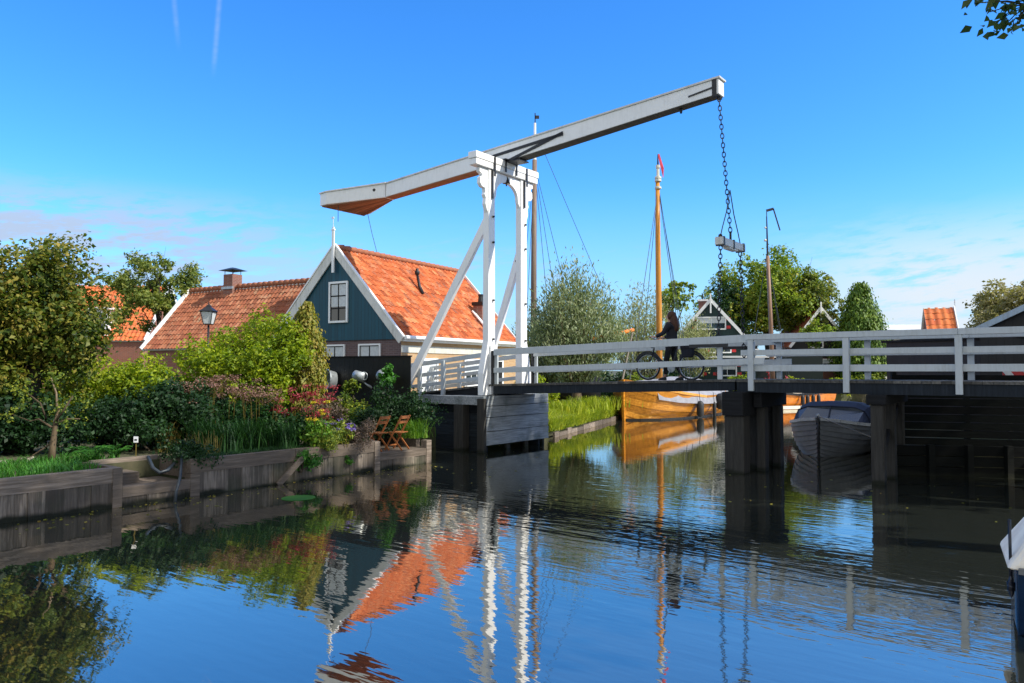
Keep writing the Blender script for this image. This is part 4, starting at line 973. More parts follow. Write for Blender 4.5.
# road barrier on right approach
rb = thing('road_barrier', tuple(bp(7.0,3.2,GZ)), 'low red and white striped road barrier beside the black shed', 'barrier')
c = at(1018,375,17.8)
m = MB(); m.box((c.x-.35,c.y,c.z-.12),(c.x+1.2,c.y+.04,c.z+.14)); m.build('board','redpaint',rb)
m = MB()
for k in range(3): x=c.x-.2+k*.5; m.hexa([(x,c.y-.006,c.z-.12),(x+.2,c.y-.006,c.z-.12),(x+.2,c.y-.002,c.z-.12),(x,c.y-.002,c.z-.12),(x-.22,c.y-.006,c.z+.14),(x-.02,c.y-.006,c.z+.14),(x-.02,c.y-.002,c.z+.14),(x-.22,c.y-.002,c.z+.14)])
m.build('stripes','white',rb)
for dx in (-.2,1.0):
    m = MB(); m.box((c.x+dx,c.y+.045,GZ),(c.x+dx+.06,c.y+.1,c.z+.1)); m.build('leg','iron',rb)
# --- black garden screen with tub and watering can
FA = Vector((gx(322,23.6),23.6,0)); FB = Vector((gx(410.5,21.9),21.9,0)); dF = (FB-FA).normalized(); nF = Vector((-dF.y,dF.x,0)); FF = frame(FA,dF,nF); LF=(FB-FA).length
fs = thing('black_garden_screen', tuple(FA+dF*LF/2+Vector((0,0,GZ))), 'black board screen fence in front of the teal house, hung with zinc ware', 'fence')
m = MB(FF)
k=0.0
while k<LF: m.box((k,0,GZ),(min(k+.185,LF),.03,2.84)); k+=.19
m.build('boards','blackclad',fs)
m = MB(FF); m.box((-.02,-.03,2.84),(LF+.02,.06,2.88)); m.build('cap','tar',fs)
def onscreen(px,py):
    o=at(px,py,1.0)-Vector((0,0,HC)); o=Vector((o.x,o.y,o.z)); n=nF; 
    tt=(FA.dot(n))/(o.x*n.x+o.y*n.y); return Vector((0,0,HC))+o*tt
c = onscreen(335,380)-nF*.16
tb = thing('zinc_tub', tuple(c), 'round zinc tub hanging tilted on the black screen, leftmost of the zinc ware', 'tub')
ax = (-nF*.75+Vector((-.6,0,.1))).normalized()
m = MB(); m.lathe(c,[(0,-.10),(.27,-.10),(.31,.12),(.33,.13),(.33,.16),(.30,.16),(.25,-.06),(0,-.07)],20,tuple(ax)); m.build('bowl','zinc',tb,True)
m = MB(); m.torus(c+ax*.14,.32,.014,tuple(ax),20,6); m.build('rim','zinc',tb,True)
c = onscreen(362,376)-nF*.15
wc = thing('watering_can', tuple(c), 'grey zinc watering can hanging spout down on the black screen', 'watering can')
m = MB(); m.lathe(c+dF*.02,[(0,-.20),(.15,-.20),(.15,.16),(.10,.20),(0,.20)],14,tuple(-dF*.9+Vector((0,0,.2)))); m.build('can_body','zinc',wc,True)
m = MB(); m.tube([c+Vector((.02,0,-.08)),c+Vector((.22,-.02,-.24)),c+Vector((.42,-.03,-.36))],[.03,.025,.05],8); m.build('spout','zinc',wc,True)
m = MB(); m.torus(c+dF*.2,.12,.014,(0.2,1,0),14,5); m.build('handle','zinc',wc,True)
c = onscreen(386,376)-nF*.15
bk = thing('zinc_bucket', tuple(c), 'small zinc bucket hanging right of the watering can', 'bucket')
m = MB(); m.lathe(c,[(0,-.15),(.12,-.15),(.16,.14),(.15,.14),(.11,-.12),(0,-.12)],14,tuple(-dF*.9+Vector((0,0,.3)))); m.build('pail','zinc',bk,True)
m = MB(); m.tube([c+dF*.1,c+dF*.3+Vector((0,0,-.05)),c+dF*.5+Vector((0,0,.0))],.012,5); m.build('handle','zinc',bk,True)
# --- lantern on a post
c = at(208.5,325,26.5)
lp = thing('street_lamp', (c.x,c.y,GZ), 'old fashioned lantern street lamp in front of the brown tiled roof', 'street lamp')
m = MB(); m.tube([(c.x,c.y,GZ),(c.x,c.y,1.4),(c.x,c.y,c.z)],[.09,.05,.035],10); m.build('pole','iron',lp,True)
m = MB()
for a,b in ((0,-.10),(.10,0),(.20,.03)): pass
z=c.z
P=lambda r,zz_:[(c.x+sx_*r,c.y+sy2*r,zz_) for sx_,sy2 in ((-1,-1),(1,-1),(1,1),(-1,1))]
lo=P(.13,z+.03); hi=P(.215,z+.48)
for i in range(4):
    m.tube([lo[i],hi[i]],.014,5); m.tube([lo[i],lo[(i+1)%4]],.014,5); m.tube([hi[i],hi[(i+1)%4]],.016,5)
lf_=m.build('lantern_frame','iron',lp)
m = MB(); m.hexa(P(.12,z+.035)+P(.20,z+.475)); m.build('lamp_glass','curtain',lf_)
m = MB(); m.hexa(P(.26,z+.49)+P(.09,z+.64)); m.hexa(P(.08,z+.645)+P(.05,z+.72)); m.tube([(c.x,c.y,z+.72),(c.x,c.y,z+.84)],[.03,.01],6); m.build('lantern_roof','iron',lf_)
# ------------------------------------------------------------ trees and garden
T3 = lambda px,D,z=GZ: (gx(px,D), D, z)
# big olive tree far left
tree('broadleaf_tree', T3(20,16.3), 5, (gx(32,16.3),16.6,3.45), (1.25,1.5,1.85), 70, .52, 30000, .10, 'lf_big',
     'large dense olive green tree at the far left above the quay', r0=.22, lo=-.95, nl=14)
tree('broadleaf_tree', T3(-75,15.5), 5, (gx(-95,15.5),15.8,3.0), (1.9,1.8,2.0), 40, .7, 16000, .13, 'lf_big',
     'second dense olive tree cut by the left border behind the big one', r0=.2, lo=-.95)
tree('broadleaf_tree', T3(158,35), 8, (gx(158,35),35,6.0), (3.0,2.2,2.3), 60, .42, 13000, .14, 'lf_back',
     'airy grey green tree rising behind the brown tiled cottage', r0=.1, shell=.15)
shrub('leafy_shrub', T3(85,19.5), (gx(100,19.5),19.5,1.75), (1.45,1.2,1.0), 34, .45, 12000, .10, 'lf_bank', 'tall mid green shrub with yellow flecks between big tree and cottage')
shrub('leafy_shrub', T3(128,18.6), (gx(140,18.6),18.6,1.8), (1.0,1.0,.95), 28, .38, 9000, .09, 'lf_yel', 'sunlit yellowish shrub above the dark ivy mound')
shrub('ivy_mound', T3(135,16.7), (gx(130,16.7),16.7,1.25), (1.6,.9,.68), 36, .38, 13000, .085, 'lf_dark', 'dark green ivy mound behind the stepped notch in the quay')
shrub('dark_shrub', T3(178,17.6), (gx(180,17.6),17.6,1.35), (.9,.9,.85), 24, .35, 8000, .085, 'lf_dark', 'dark glossy shrub left of the dusty pink flowers')
shrub('dark_shrub', T3(20,16.9), (gx(8,15.9),15.9,1.35), (1.7,.5,.95), 34, .42, 12000, .1, 'lf_dark', 'dark undergrowth in the shade under the big olive tree')
tree('maple_tree', T3(238,21), 4, (gx(243,21),21.2,2.4), (2.05,1.5,1.45), 74, .42, 30000, .10, 'lf_yel',
     'broad bright yellow green maple in front of the brown roof', r0=.1, lo=-.9, nl=14)
def column(px,D,zb,zt,rm,n,leaf,mat,name,lbl,peak=.35,aspect=.5):
    x=gx(px,D); t=thing(name,(x,D,GZ),lbl,'tree'); m=MB(); m.tube([(x,D,GZ),(x+.03,D,(zb+zt)/2),(x,D,zt)],[.07,.04,.01],8)
    LP=[];LN=[];LU=[]; tw=[]
    for k in range(n//22):
        h=random.random()**1.1; a=random.uniform(0,6.283); pr=min(h/peak,1)**.6*((1-h)/(1-peak))**.75 if h>peak else (h/peak)**.5*.9+.1
        pr=min(pr,1); rr=rm*pr*random.uniform(.45,1.1); z=zb+(zt-zb)*h; tw.append((x+math.cos(a)*rr,D+math.sin(a)*rr,z,a))
    for (a1,b1,c1,a) in tw[:40]: m.tube([(x,D,max(GZ,c1-.5)),(a1,b1,c1)],[.015,.005],4)
    m.build('trunk','bark',t,True)
    for (a1,b1,c1,a) in tw:
        for q in range(22):
            u=random.uniform(-.2,.3)*rm*.9; LP.append((a1+random.gauss(0,.07)*rm*1.6,b1+random.gauss(0,.07)*rm*1.6,c1+u)); LN.append((math.cos(a)+random.gauss(0,.6),math.sin(a)+random.gauss(0,.6),.5)); LU.append((random.gauss(0,.4),random.gauss(0,.4),1))
    leaf_obj('crown',mat,LP,LN,leaf,t,aspect,LU); return t
column(306,21.5,.8,4.3,.62,11000,.10,'lf_col','columnar_tree','narrow upright yellowing tree beside the teal gable',peak=.55)
# crooked little tree
ct = thing('crooked_fruit_tree', T3(54,14.4), 'small crooked pale-barked tree standing on the lawn', 'tree')
m = MB(); bx,by,_ = T3(54,14.4)
m.tube([(bx,by,GZ),(bx+.02,by,1.0),(bx+.06,by,1.4),(bx+.12,by,1.7)],[.075,.055,.045,.03],8)
for pts in (((.05,1.35),(-.25,1.5),(-.5,1.45),(-.7,1.6)),((.03,1.3),(-.1,1.0),(-.3,.8),(-.55,.72)),((.08,1.45),(.25,1.65),(.45,1.95)),((-.2,1.5),(-.3,1.8),(-.55,2.05)),((.12,1.7),(0,2.0),(-.1,2.3)),((.06,1.4),(.3,1.5),(.5,1.5))):
    m.tube([(bx+x,by+random.uniform(-.15,.15),z) for x,z in pts],[.022,.018,.012,.006][:len(pts)],6)
m.build('trunk','barkpale',ct,True)
cc = np.array([(bx+x,by+random.uniform(-.3,.3),z) for x,z in ((-.65,1.6),(-.4,1.95),(-.1,2.2),(.3,2.0),(.5,1.8),(.1,1.8),(-.55,2.1),(.5,1.5),(-.8,1.75),(.0,2.4))])
P,N = clump_pts(cc,np.full(10,.2),700,.2); leaf_obj('crown','lf_mix',P,N,.055,ct)
# lawn and border grass
lawn = [(random.uniform(-9,2.6), random.uniform(.2,2.6)) for _ in range(9500)]
lawn = np.array([K(a,b,GZ) for a,b in lawn if not (a>1.7 and b<1.45)])
o = blade_obj('lawn_grass','lf_fern',lawn,.24,.1,.02,.8); tag(o,'rough green grass growing behind the front quay wall','grass',kind='stuff')
pts = [K(random.uniform(3.4,8.0), random.uniform(.15,.7), GZ) for _ in range(2600)]
o = blade_obj('border_grass','lf_long',np.array(pts),.16,.1,.014,.6); tag(o,'low dark ground cover along the quay cap','ground cover',kind='stuff')
for (t_,d_,h_,l_) in ((2.1,1.6,.55,'feathery green fern clump at the end of the lawn'),(2.6,1.75,.42,'smaller fern right of the feathery clump')):
    p = K(t_,d_,GZ); f = thing('fern', p, l_, 'fern')
    V,F = [],[]
    m = MB(); LP=[];LN=[];LU=[]
    for k in range(15):
        a=k*2.4; le=h_*random.uniform(.7,1.1)
        pr=None
        for j in range(14):
            q=j/13; x=p[0]+math.cos(a)*le*.8*q; y=p[1]+math.sin(a)*le*.8*q; z=p[2]+le*(1.5*q-.95*q*q)
            sd_=Vector((-math.sin(a),math.cos(a),0))
            for sg in (-1,1):
                wl=.09*(1-q)+.02; LP.append((x+sd_.x*sg*wl*.5,y+sd_.y*sg*wl*.5,z)); LN.append((0,0,1)); LU.append((sd_.x*sg,sd_.y*sg,.2))
        m.tube([(p[0]+math.cos(a)*le*.8*q,p[1]+math.sin(a)*le*.8*q,p[2]+le*(1.5*q-.95*q*q)) for q in (0,.3,.6,1)],.005,4)
    m.build('frond_stems','lf_fern',f); leaf_obj('fronds','lf_fern',LP,LN,.085,f,.35,LU)
def stone(t_,d_,r,l_):
    p = K(t_,d_,GZ+r*.35); m = MB(); m.ball((0,0,0),r,12,(1.2,.9,.7)); m.v=[tuple(Vector(v)*(1+.18*math.sin(v[0]*37+v[1]*23)+.1*math.sin(v[2]*51))+Vector(p)) for v in m.v]
    o = m.build('garden_stone','stone',None,True); tag(o,l_,'stone','stones at the foot of the crooked tree')
stone(-.15,2.75,.15,'pale rounded stone lying left of the crooked tree'); stone(1.35,2.5,.13,'flat pinkish stone right of the crooked tree'); stone(.95,2.7,.08,'smallest stone beside the crooked tree trunk')
# plant label on a stick
c = at(136,440,14.9); ml = thing('plant_label',(c.x,c.y,GZ),'tiny white plant label on a green stick above the quay notch','plant label')
m = MB(); m.box((c.x-.045,c.y-.01,c.z-.05),(c.x+.045,c.y,c.z+.07)); m.build('plate','white',ml)
m = MB(); m.box((c.x-.008,c.y+.001,GZ),(c.x+.008,c.y+.014,c.z)); m.build('stick','straw',ml)
m = MB(); m.box((c.x-.025,c.y-.013,c.z-.012),(c.x+.025,c.y-.0105,c.z+.02)); m.build('print_mark','iron',ml)
# hose over the notch
m = MB(); a=at(148,457,14.6); m.tube([a,at(153,468,14.3),at(160,473,14.2),at(168,470,14.3),at(176,462,14.6)],.035,8); tag(m.build('garden_hose','hose',None,True),'thick dark hose looped over the stepped quay notch','hose')
m = MB(); m.tube([at(182,452,14.7),at(181,468,14.35),at(180,478,14.1),at(176,492,13.95),at(175,502,13.9)],.028,8); tag(m.build('drain_pipe','hose',None,True),'thin dark pipe hanging into the water at the notch','pipe')
# long-leaved clumps
def bladeclump(px,D,h,n,l_,mat='lf_long',w=.03,name='grass_clump',lean=.5):
    x,y,_=T3(px,D); pts=np.array([(x+random.gauss(0,.16),y+random.gauss(0,.16),GZ) for _ in range(n)])
    t=thing(name,(x,y,GZ),l_,'grass clump'); blade_obj('blades',mat,pts,h,.3,w,lean,t,4,.35)
bladeclump(206,16.6,1.15,300,'tall dark green daylily leaves behind the quay right of the notch'); bladeclump(232,16.4,.95,260,'dark strappy leaves below the dusty pink flowers')
bladeclump(255,16.9,1.05,300,'long blue green leaves left of the crimson flowers'); bladeclump(287,17.0,.85,280,'arching bright tipped leaves in front of the crimson flowers')
bladeclump(204,15.6,.75,60,'upright yellowed stems in the border','straw',.02,'straw_clump',.1); bladeclump(172,16.5,.95,60,'brown dry canes behind the notch','straw',.025,'dry_canes',.3)
bladeclump(415,19.9,.75,300,'fountain grass spilling by the folding chairs','grass',.018,lean=.7)
# trailing plants over the cap
shrub('trailing_plant', K(3.7,.5,GZ), K(3.45,.35,.78), (.5,.4,.17), 20,.16,2600,.055,'lf_dark','dark creeper spilling over the quay cap at the notch',stems=3)
# flower stands
def flowers(px,D,z0,z1,w,n,mat,l_,leafmat='lf_long',leafn=3500,fs=.035,head=.12,nm='flowering_perennial'):
    x,y,_=T3(px,D); t=thing(nm,(x,y,GZ),l_,'flowers')
    cc,rad=crown_clumps((x,y,(GZ+z0)/2+.1),(w*.9,w*.6,(z0-GZ)/2),26,.22,-.9); P,N=clump_pts(cc,rad,leafn,.2); leaf_obj('leaves',leafmat,P,N,.09,t,.4)
    hc=np.array([(x+random.uniform(-1,1)*w,y+random.uniform(-1,1)*w*.7,random.uniform(z0,z1)) for _ in range(n)])
    m=MB()
    for c in hc: m.tube([(x+(c[0]-x)*.7,y+(c[1]-y)*.7,GZ),tuple(c)],[.008,.005],4)
    m.build('stems','straw',t)
    k=60
    for c in hc:
        P=c+rng.normal(size=(k,3))*np.array([head,head,head*.45])*.6; N=rng.normal(size=(k,3))*.5+np.array([0,0,1]); leaf_obj('flower_head',mat,P,N,fs,t,.9)
    return t
flowers(196,17.4,1.7,2.2,.58,24,'fl_pink','tall dusty pink flower stand behind the daylily leaves',head=.13)
flowers(228,18.0,1.8,2.3,.7,26,'fl_pink','faded brown pink flower stand further back beside the maple',head=.13)
flowers(262,17.3,1.65,2.05,.45,20,'fl_pink','pale pink flat flower heads between dusty and crimson flowers',head=.12)
flowers(276,17.4,1.45,1.7,.2,6,'fl_red','small patch of bright crimson flowers',leafn=900,head=.11)
flowers(308,17.7,1.3,2.1,.55,30,'fl_red','large crimson flower stand in the middle of the border',head=.12)
flowers(318,17.0,1.1,1.75,.25,7,'fl_yellow','sprinkled small yellow flowers in front of the crimson stand',leafmat='grass',leafn=1500,fs=.03,head=.06)
flowers(338,17.6,1.0,1.25,.45,14,'fl_purple','low purple asters near the end of the border',leafmat='lf_mix',leafn=2500,fs=.03,head=.07)
shrub('heather_bush', T3(352,17.9), (gx(352,17.9),17.9,.88), (.75,.5,.3), 30,.17,7000,.06,'heather','grey brown heather cushion over the quay cap', aspect=.25)
shrub('heather_bush', T3(325,17.0), (gx(325,17.0),17.0,.82), (.5,.4,.25), 20,.16,3500,.06,'lf_mix','green grey cushion plant left of the heather', aspect=.25)
shrub('leafy_shrub', T3(350,20.2), (gx(350,20.2),20.3,1.2), (.6,.5,.55), 20,.25,3500,.08,'lf_mix','leafy shrub below the zinc tub',)
shrub('leafy_shrub', T3(335,19.5), (gx(330,19.5),19.5,1.1), (.7,.5,.7), 20,.25,4000,.07,'heather','brownish bush between crimson flowers and screen')
shrub('dense_shrub', T3(392,20.4), (gx(398,20.4),20.5,1.2), (.95,.65,.72), 34,.32,9000,.075,'lf_dark','dense dark green shrub behind the folding chairs')
shrub('dense_shrub', T3(370,19.6), (gx(368,19.6),19.6,1.05), (.45,.4,.55), 20,.24,4000,.07,'lf_dark','bluish dark shrub left of the folding chairs')
shrub('vine', T3(385,21.6), (gx(386,21.6),21.6,2.2), (.28,.12,.38), 12,.14,600,.11,'lf_fern','bright green vine climbing over the black screen')
shrub('vine', T3(352,22.1), (gx(350,22.1),22.1,1.9), (.16,.12,.3), 10,.13,400,.11,'lf_mix','yellowish vine beside the zinc tub')
x,y,_=K(5.75,-.1,0); shrub('climbing_plant', K(5.7,-.06,.2), K(5.85,-.1,.42), (.35,.12,.42), 16,.13,1500,.055,'lf_fern','green creeper growing on the quay wall over a slanted board',stems=4)
m = MB(KF); m.bar((5.15,.12,.0),(5.75,.16,.52),.05,.12); tag(m.build('slanted_board','quaycap'),'short slanted ribbed board leaning on the quay wall','board')
for k_,(t_,z_,s_) in enumerate(((7.1,.3,.2),(-.35,.2,.16))):
    shrub('wall_weed', K(t_,-.03,z_), K(t_,-.08,z_+.05), (s_,.07,s_*.8), 8,.07,260,.05,'lf_fern',['weed tuft rooted in the quay wall near the platform','weed tuft rooted low in the front quay wall'][k_],stems=2)
# lily pads
for k_,(px,py) in enumerate(((398,463),(412,459),(300,497))):
    D_=FPX*HC/(py-370); m=MB(); c=(gx(px,D_),D_,.006); m.lathe(c,[(0,.0),(.25,.002),(.32,0)],14); tag(m.build('lily_pad','lf_fern'),['green floating leaf near the platform','floating leaf just below the abutment','floating leaf alone before the quay wall'][k_],'lily pad')
# folding chairs
def chair(px,D,yaw,lbl):
    x,y,_=T3(px,D); z=.40; t=thing('folding_chair',(x,y,z),lbl,'chair','wooden folding chairs on the quay platform')
    H=frame(Vector((x,y,z)),Vector((math.cos(yaw),math.sin(yaw),0)),Vector((-math.sin(yaw),math.cos(yaw),0)))
    for sx_ in (-.2,.2):
        m=MB(H); m.bar((sx_,.28,.0),(sx_,-.22,.88),.025,.04); m.build('back_leg','chair',t)
        m=MB(H); m.bar((sx_*.85,-.22,.0),(sx_*.85,.18,.46),.025,.04); m.build('front_leg','chair',t)
    m=MB(H)
    for k in range(5): m.box((-.2,-.16+k*.078,.44),(.2,-.10+k*.078,.462))
    m.build('seat','chair',t)
    for z_,y_ in ((.84,-.20),(.72,-.13)):
        m=MB(H); m.box((-.2,y_-.01,z_-.04),(.2,y_+.012,z_+.035)); m.build('back_slat','chair',t)
    m=MB(H); m.bar((-.2,.14,.12),(.2,.14,.12),.02,.03); m.build('stretcher','chair',t)
    return t
chair(379,18.9,1.15,'left of the two wooden folding chairs on the quay platform'); chair(399,19.2,1.15,'right wooden folding chair, nearest to the drawbridge')
# ---- bank beyond the bridge
bpts=[]
LN_=[Vector((1.3,27.0,0)),Vector((5.5,38.0,0))]
for _ in range(9000):
    q=random.random(); p=LN_[0].lerp(LN_[1],q); n=Vector((-.934,.357,0)); d=random.uniform(.05,3.0); bpts.append((p.x+n.x*d,p.y+n.y*d,GZ-.25+min(d,.5)*.5))
for _ in range(5000):
    q=random.random(); p=LN_[0].lerp(LN_[1],q); n=Vector((-.934,.357,0)); d=random.uniform(-.16,.05); bpts.append((p.x+n.x*d,p.y+n.y*d,random.uniform(.18,.5)))
o=blade_obj('bank_grass','lf_bank',np.array(bpts),.38,.2,.032,.8); tag(o,'tall sunlit yellow green grass on the bank under the raised bridge','grass',kind='stuff')
m=MB()
p=LN_[0].copy(); d=(LN_[1]-LN_[0]).normalized(); k=0
while k<11.2:
    a=p+d*k; L_=random.uniform(.5,1.1); m.bar((a.x+.22,a.y,.05),(a.x+d.x*L_+.22,a.y+d.y*L_,.05),.08,random.uniform(.16,.42)); k+=L_+.03
tag(m.build('bank_edging','quaycap'),'broken pale plank edging at the foot of the sunny grass bank','edging')
for k_,(px,D_,r_,lb) in enumerate(((565,31,.75,'bright green reed clump left on the sunny bank'),(590,34,.9,'taller green reed clump at middle of the sunny bank'),(612,36.5,.8,'reed clump beside the bow of the wooden sailing boat'))):
    x=gx(px,D_); pts=np.array([(x+random.gauss(0,.5),D_+random.gauss(0,.3),GZ) for _ in range(350)]); t=thing('reed_clump',(x,D_,GZ),lb,'reeds'); blade_obj('blades','lf_bank',pts,.8*r_+.1,.2,.045,.35,t,4,.3)
# willows
def willow(px,D,ztop,rad,n,mat,lbl,strands=190,r0=.22,ll=.19):
    x=gx(px,D); t=thing('willow_tree',(x,D,GZ),lbl,'tree'); m=MB()
    zb=1.6; m.tube([(x,D,GZ),(x+.05,D,zb)],[r0*1.3,r0],8); LP=[];LN2=[];LU=[]
    for k in range(strands):
        a=random.uniform(0,6.283); q=math.sqrt(random.random()); hx,hy=math.cos(a)*rad*q,math.sin(a)*rad*q*.8
        zt_=zb+(ztop-zb)*(1-.55*q*q)*random.uniform(.6,1.0)
        p0=Vector((x+hx*.1,D+hy*.1,zb)); p3=Vector((x+hx,D+hy,zt_)); p1=p0.lerp(p3,.35)+Vector((hx*.18,hy*.18,0)); p2=p0.lerp(p3,.7)+Vector((hx*.1,hy*.1,.1))
        if k<26: m.tube([p0,p1,p2,p3],[.06,.035,.016,.006],5)
        tipv=(p3-p2).normalized()
        for j in range(n//strands):
            u=random.random()**.6; 
            c=(p0.lerp(p1,u*3) if u<.333 else (p1.lerp(p2,u*3-1) if u<.667 else p2.lerp(p3,u*3-2)))
            s_=.20*(.5+u); c=c+Vector((random.gauss(0,s_),random.gauss(0,s_),random.gauss(0,s_)))
            if c.z<zb*.75: continue
            LP.append(c); LN2.append((random.gauss(0,1),random.gauss(0,1),random.gauss(.3,.6))); LU.append((hx*.3+random.gauss(0,.3),hy*.3+random.gauss(0,.3),1.0+random.gauss(0,.4)))
    m.build('trunk','barkpale',t,True); leaf_obj('crown',mat,LP,LN2,ll,t,.28,LU)
willow(576,36,8.3,2.4,26000,'lf_willow','grey green willow with upright wispy shoots right of the bridge portal')
willow(545,39,6.2,2.2,13000,'lf_willow','lower willow standing behind the bridge portal')
willow(645,54,9.2,2.8,13000,'lf_willow2','pale slender willow left of the varnished mast',ll=.22)
willow(690,57,7.2,2.2,9000,'lf_willow2','pale willow between the mast and the green gabled house',ll=.22)
shrub('leafy_shrub', T3(520,33), (gx(522,33),33,1.6), (1.6,1,1.0), 26,.4,5000,.13,'lf_bank','sunny low shrub seen between the portal posts')
tree('broadleaf_tree', T3(673,72), 10, (gx(673,72),72,9.4), (1.6,1.4,2.4), 24,.6,2600,.28,'lf_far','dark slim tree top right of the varnished mast',r0=.2,shell=.3)
tree('broadleaf_tree', T3(772,68), 12, (gx(765,68),68,8.2), (5.2,3.5,5.3), 90,1.15,34000,.25,'lf_far','big rounded green tree behind the masts in the centre distance',r0=.4,shell=.35)
tree('broadleaf_tree', T3(812,66), 11, (gx(810,66),66,8.4), (3.0,2.2,3.8), 50,.7,9000,.24,'lf_back','thin browning tree above the black gabled house',r0=.25,shell=.3)
tree('broadleaf_tree', T3(728,66), 11, (gx(727,66),66,6.5), (2.4,2.2,4.2), 36,.8,8000,.25,'lf_dark','dark tree beside the green gabled house',r0=.25,shell=.35)
column(861,62,.9,9.2,2.3,30000,.30,'lf_con','conifer','dense bright green cone shaped conifer right of the black gabled house',peak=.3,aspect=.35)
shrub('dark_conifer',(gx(845,66),66,GZ),(gx(845,66),66,4.6),(1.0,.9,3.0),24,.5,3500,.22,'lf_dark','small dark fir half hidden left of the bright conifer',lo=-1,cat='tree')
shrub('leafy_bush',T3(818,60),(gx(816,60),60,5.3),(1.5,.6,1.0),16,.5,2600,.2,'lf_far','brownish foliage hanging in front of the black gabled house',cat='bush')
# rambling creeper on the right
shrub('rambling_creeper', T3(1010,27), (gx(1018,27),27,4.0), (3.6,1.5,2.0), 70,.5,17000,.13,'lf_vine','large silvery brown creeper heap behind the gabled shed', keep=lambda p: p[2]<3.5+max(0,(p[0]-gx(938,27)))*.66)
# distant hedges and low plants between the houses
for k_,(px,D_,w_,h_,mt,lb) in enumerate(((520,44,3.5,1.9,'lf_mix','clipped mid green hedge behind the willows'),(610,47,2.2,1.5,'lf_dark','dark low hedge left of the sailing boat mast'),(640,50,2.0,1.4,'lf_mix','rounded bush behind the parked bicycle wheel'),(776,57,2.0,1.4,'fl_red','red leaved bush between the two gabled houses'),(800,58,1.6,1.0,'lf_bank','low bright bush before the black gabled house'),(830,56.5,2.2,1.1,'lf_bank','sunny yellow green bush below the conifer'),(738,57,1.6,1.2,'lf_yel','bright potted hedge beside the green gabled house'),(868,58,2.0,1.2,'lf_mix','bush on the far bank right of the conifer'),(905,60,3,2.6,'lf_mix','far hedge seen over the shed'),(672,56,1.8,1.6,'lf_dark','dark shrub at the foot of the pale willow'))):
    shrub('low_bush',T3(px,D_),(gx(px,D_),D_,GZ+h_/2),(w_,1.0,h_/2),24,.4,3200,.16,mt,lb,cat='bush')
# hanging greenery on the far bank
x_=gx(850,55); shrub('bank_reeds',(x_,57,GZ),(x_,57.0,1.0),(2.6,.8,.8),24,.35,3500,.15,'lf_bank','pale yellow green bank growth reflected beyond the moored sloop',cat='reeds')
# trees of the near quay on the right, outside the picture; one twig hangs in at the top right
for (x_,y_,lb) in ((9.0,.8,'tall leafy quay tree right beside the camera'),(11.6,4.0,'tall leafy quay tree whose twig hangs into the upper right corner'),(14.1,7.3,'tall quay tree third along the right quay'),(16.6,10.4,'tall quay tree at the bridge ramp'),(19.0,13.3,'tall tree beyond the bridge ramp'),(21.5,16.2,'tall tree behind the gabled shed, outside the view')):
    tree('quay_tree',(x_,y_,GZ),14,(x_+.2,y_+.2,15.4),(2.7,2.7,6.4),64,1.05,20000,.32,'lf_near',lb,r0=.32,shell=.35,lo=-.95)
# overhanging twig
tw=thing('overhanging_branch',(8.3,7.2,8.3),'dark leafy twig hanging into the upper right corner of the view','branch')
m=MB(); LP=[];LN2=[];LU=[]
tips=[(974,3),(990,12),(992,26),(1000,30),(1012,31),(1018,20),(1005,8),(1022,8),(1030,26),(1000,18),(985,2),(1016,2)]
root=Vector((11.5,4.2,9.4))
m.tube([root,root.lerp(at(1030,4,8),.6)+Vector((0,0,.1)),at(1030,6,8.0)],[.06,.035,.015],6)
for px,py in tips:
    e=at(px,py,8.0+random.uniform(-.3,.3)); b0=at(1030,5,8.0); m.tube([b0,b0.lerp(e,.5)+Vector((0,0,.03)),e],[.010,.007,.004],4)
    for k in range(9):
        c=b0.lerp(e,random.uniform(.55,1.05)) if k<3 else e+Vector((random.gauss(0,.05),random.gauss(0,.08),random.gauss(-.01,.045)))
        LP.append(c); LN2.append((random.gauss(0,.6),random.gauss(-.8,.5),random.gauss(.3,.5))); LU.append((random.gauss(-.4,.5),0,random.gauss(-.7,.4)))
m.build('twigs','bark',tw,True); leaf_obj('leaves','lf_near',LP,LN2,.105,tw,.62,LU)

# fallen leaves and scum drifting by the quay
fl=[];fn_=[]
for _ in range(420):
    if random.random()<.6: p=K(random.uniform(-3,9.5), -abs(random.gauss(0,.7))-.1, .006)
    else: p=(random.uniform(-1,9),random.uniform(12,24),.006)
    fl.append(p); fn_.append((random.gauss(0,.08),random.gauss(0,.08),1))
o=leaf_obj('floating_leaves','lf_col',fl,fn_,.06,None,.6,fold=.02); tag(o,'small fallen leaves drifting on the canal','fallen leaves',kind='stuff')
# ------------------------------------------------------------ boats
def hull(H, L, B, stations, name, mat, parent, nz=7, smooth=True):
    """stations: (x, half_beam, z_sheer, z_bottom, fullness)"""
    m=MB(H); rows=[]
    for (x,hb,zs,zb,fu) in stations:
        ring=[]
        for sg in (-1,1):
            pts=[]
            for k in range(nz+1):
                q=k/nz; y=hb*(math.sin(q*math.pi/2)**fu); z=zb+(zs-zb)*(1-math.cos(q*math.pi/2))**.85 if q>0 else zb
                pts.append((x,sg*y,z))
            ring.append(pts)
        rows.append([m.vt(p) for p in ring[0][::-1]]+[m.vt(p) for p in ring[1][1:]])
    n=len(rows[0])
    for a,b in zip(rows,rows[1:]):
        for k in range(n-1): m.f.append([a[k],a[k+1],b[k+1],b[k]])
    m.f.append(rows[-1][:]); m.f.append(rows[0][::-1])
    return m.build(name,mat,parent,smooth)
def strip(H, pts, w, h, name, mat, parent):
    m=MB(H)
    for a,b in zip(pts,pts[1:]): m.bar(a,b,w,h)
    return m.build(name,mat,parent)
def rig(t,m,top,feet,r=.02):
    for f in feet: m.tube([top,f],r,4)
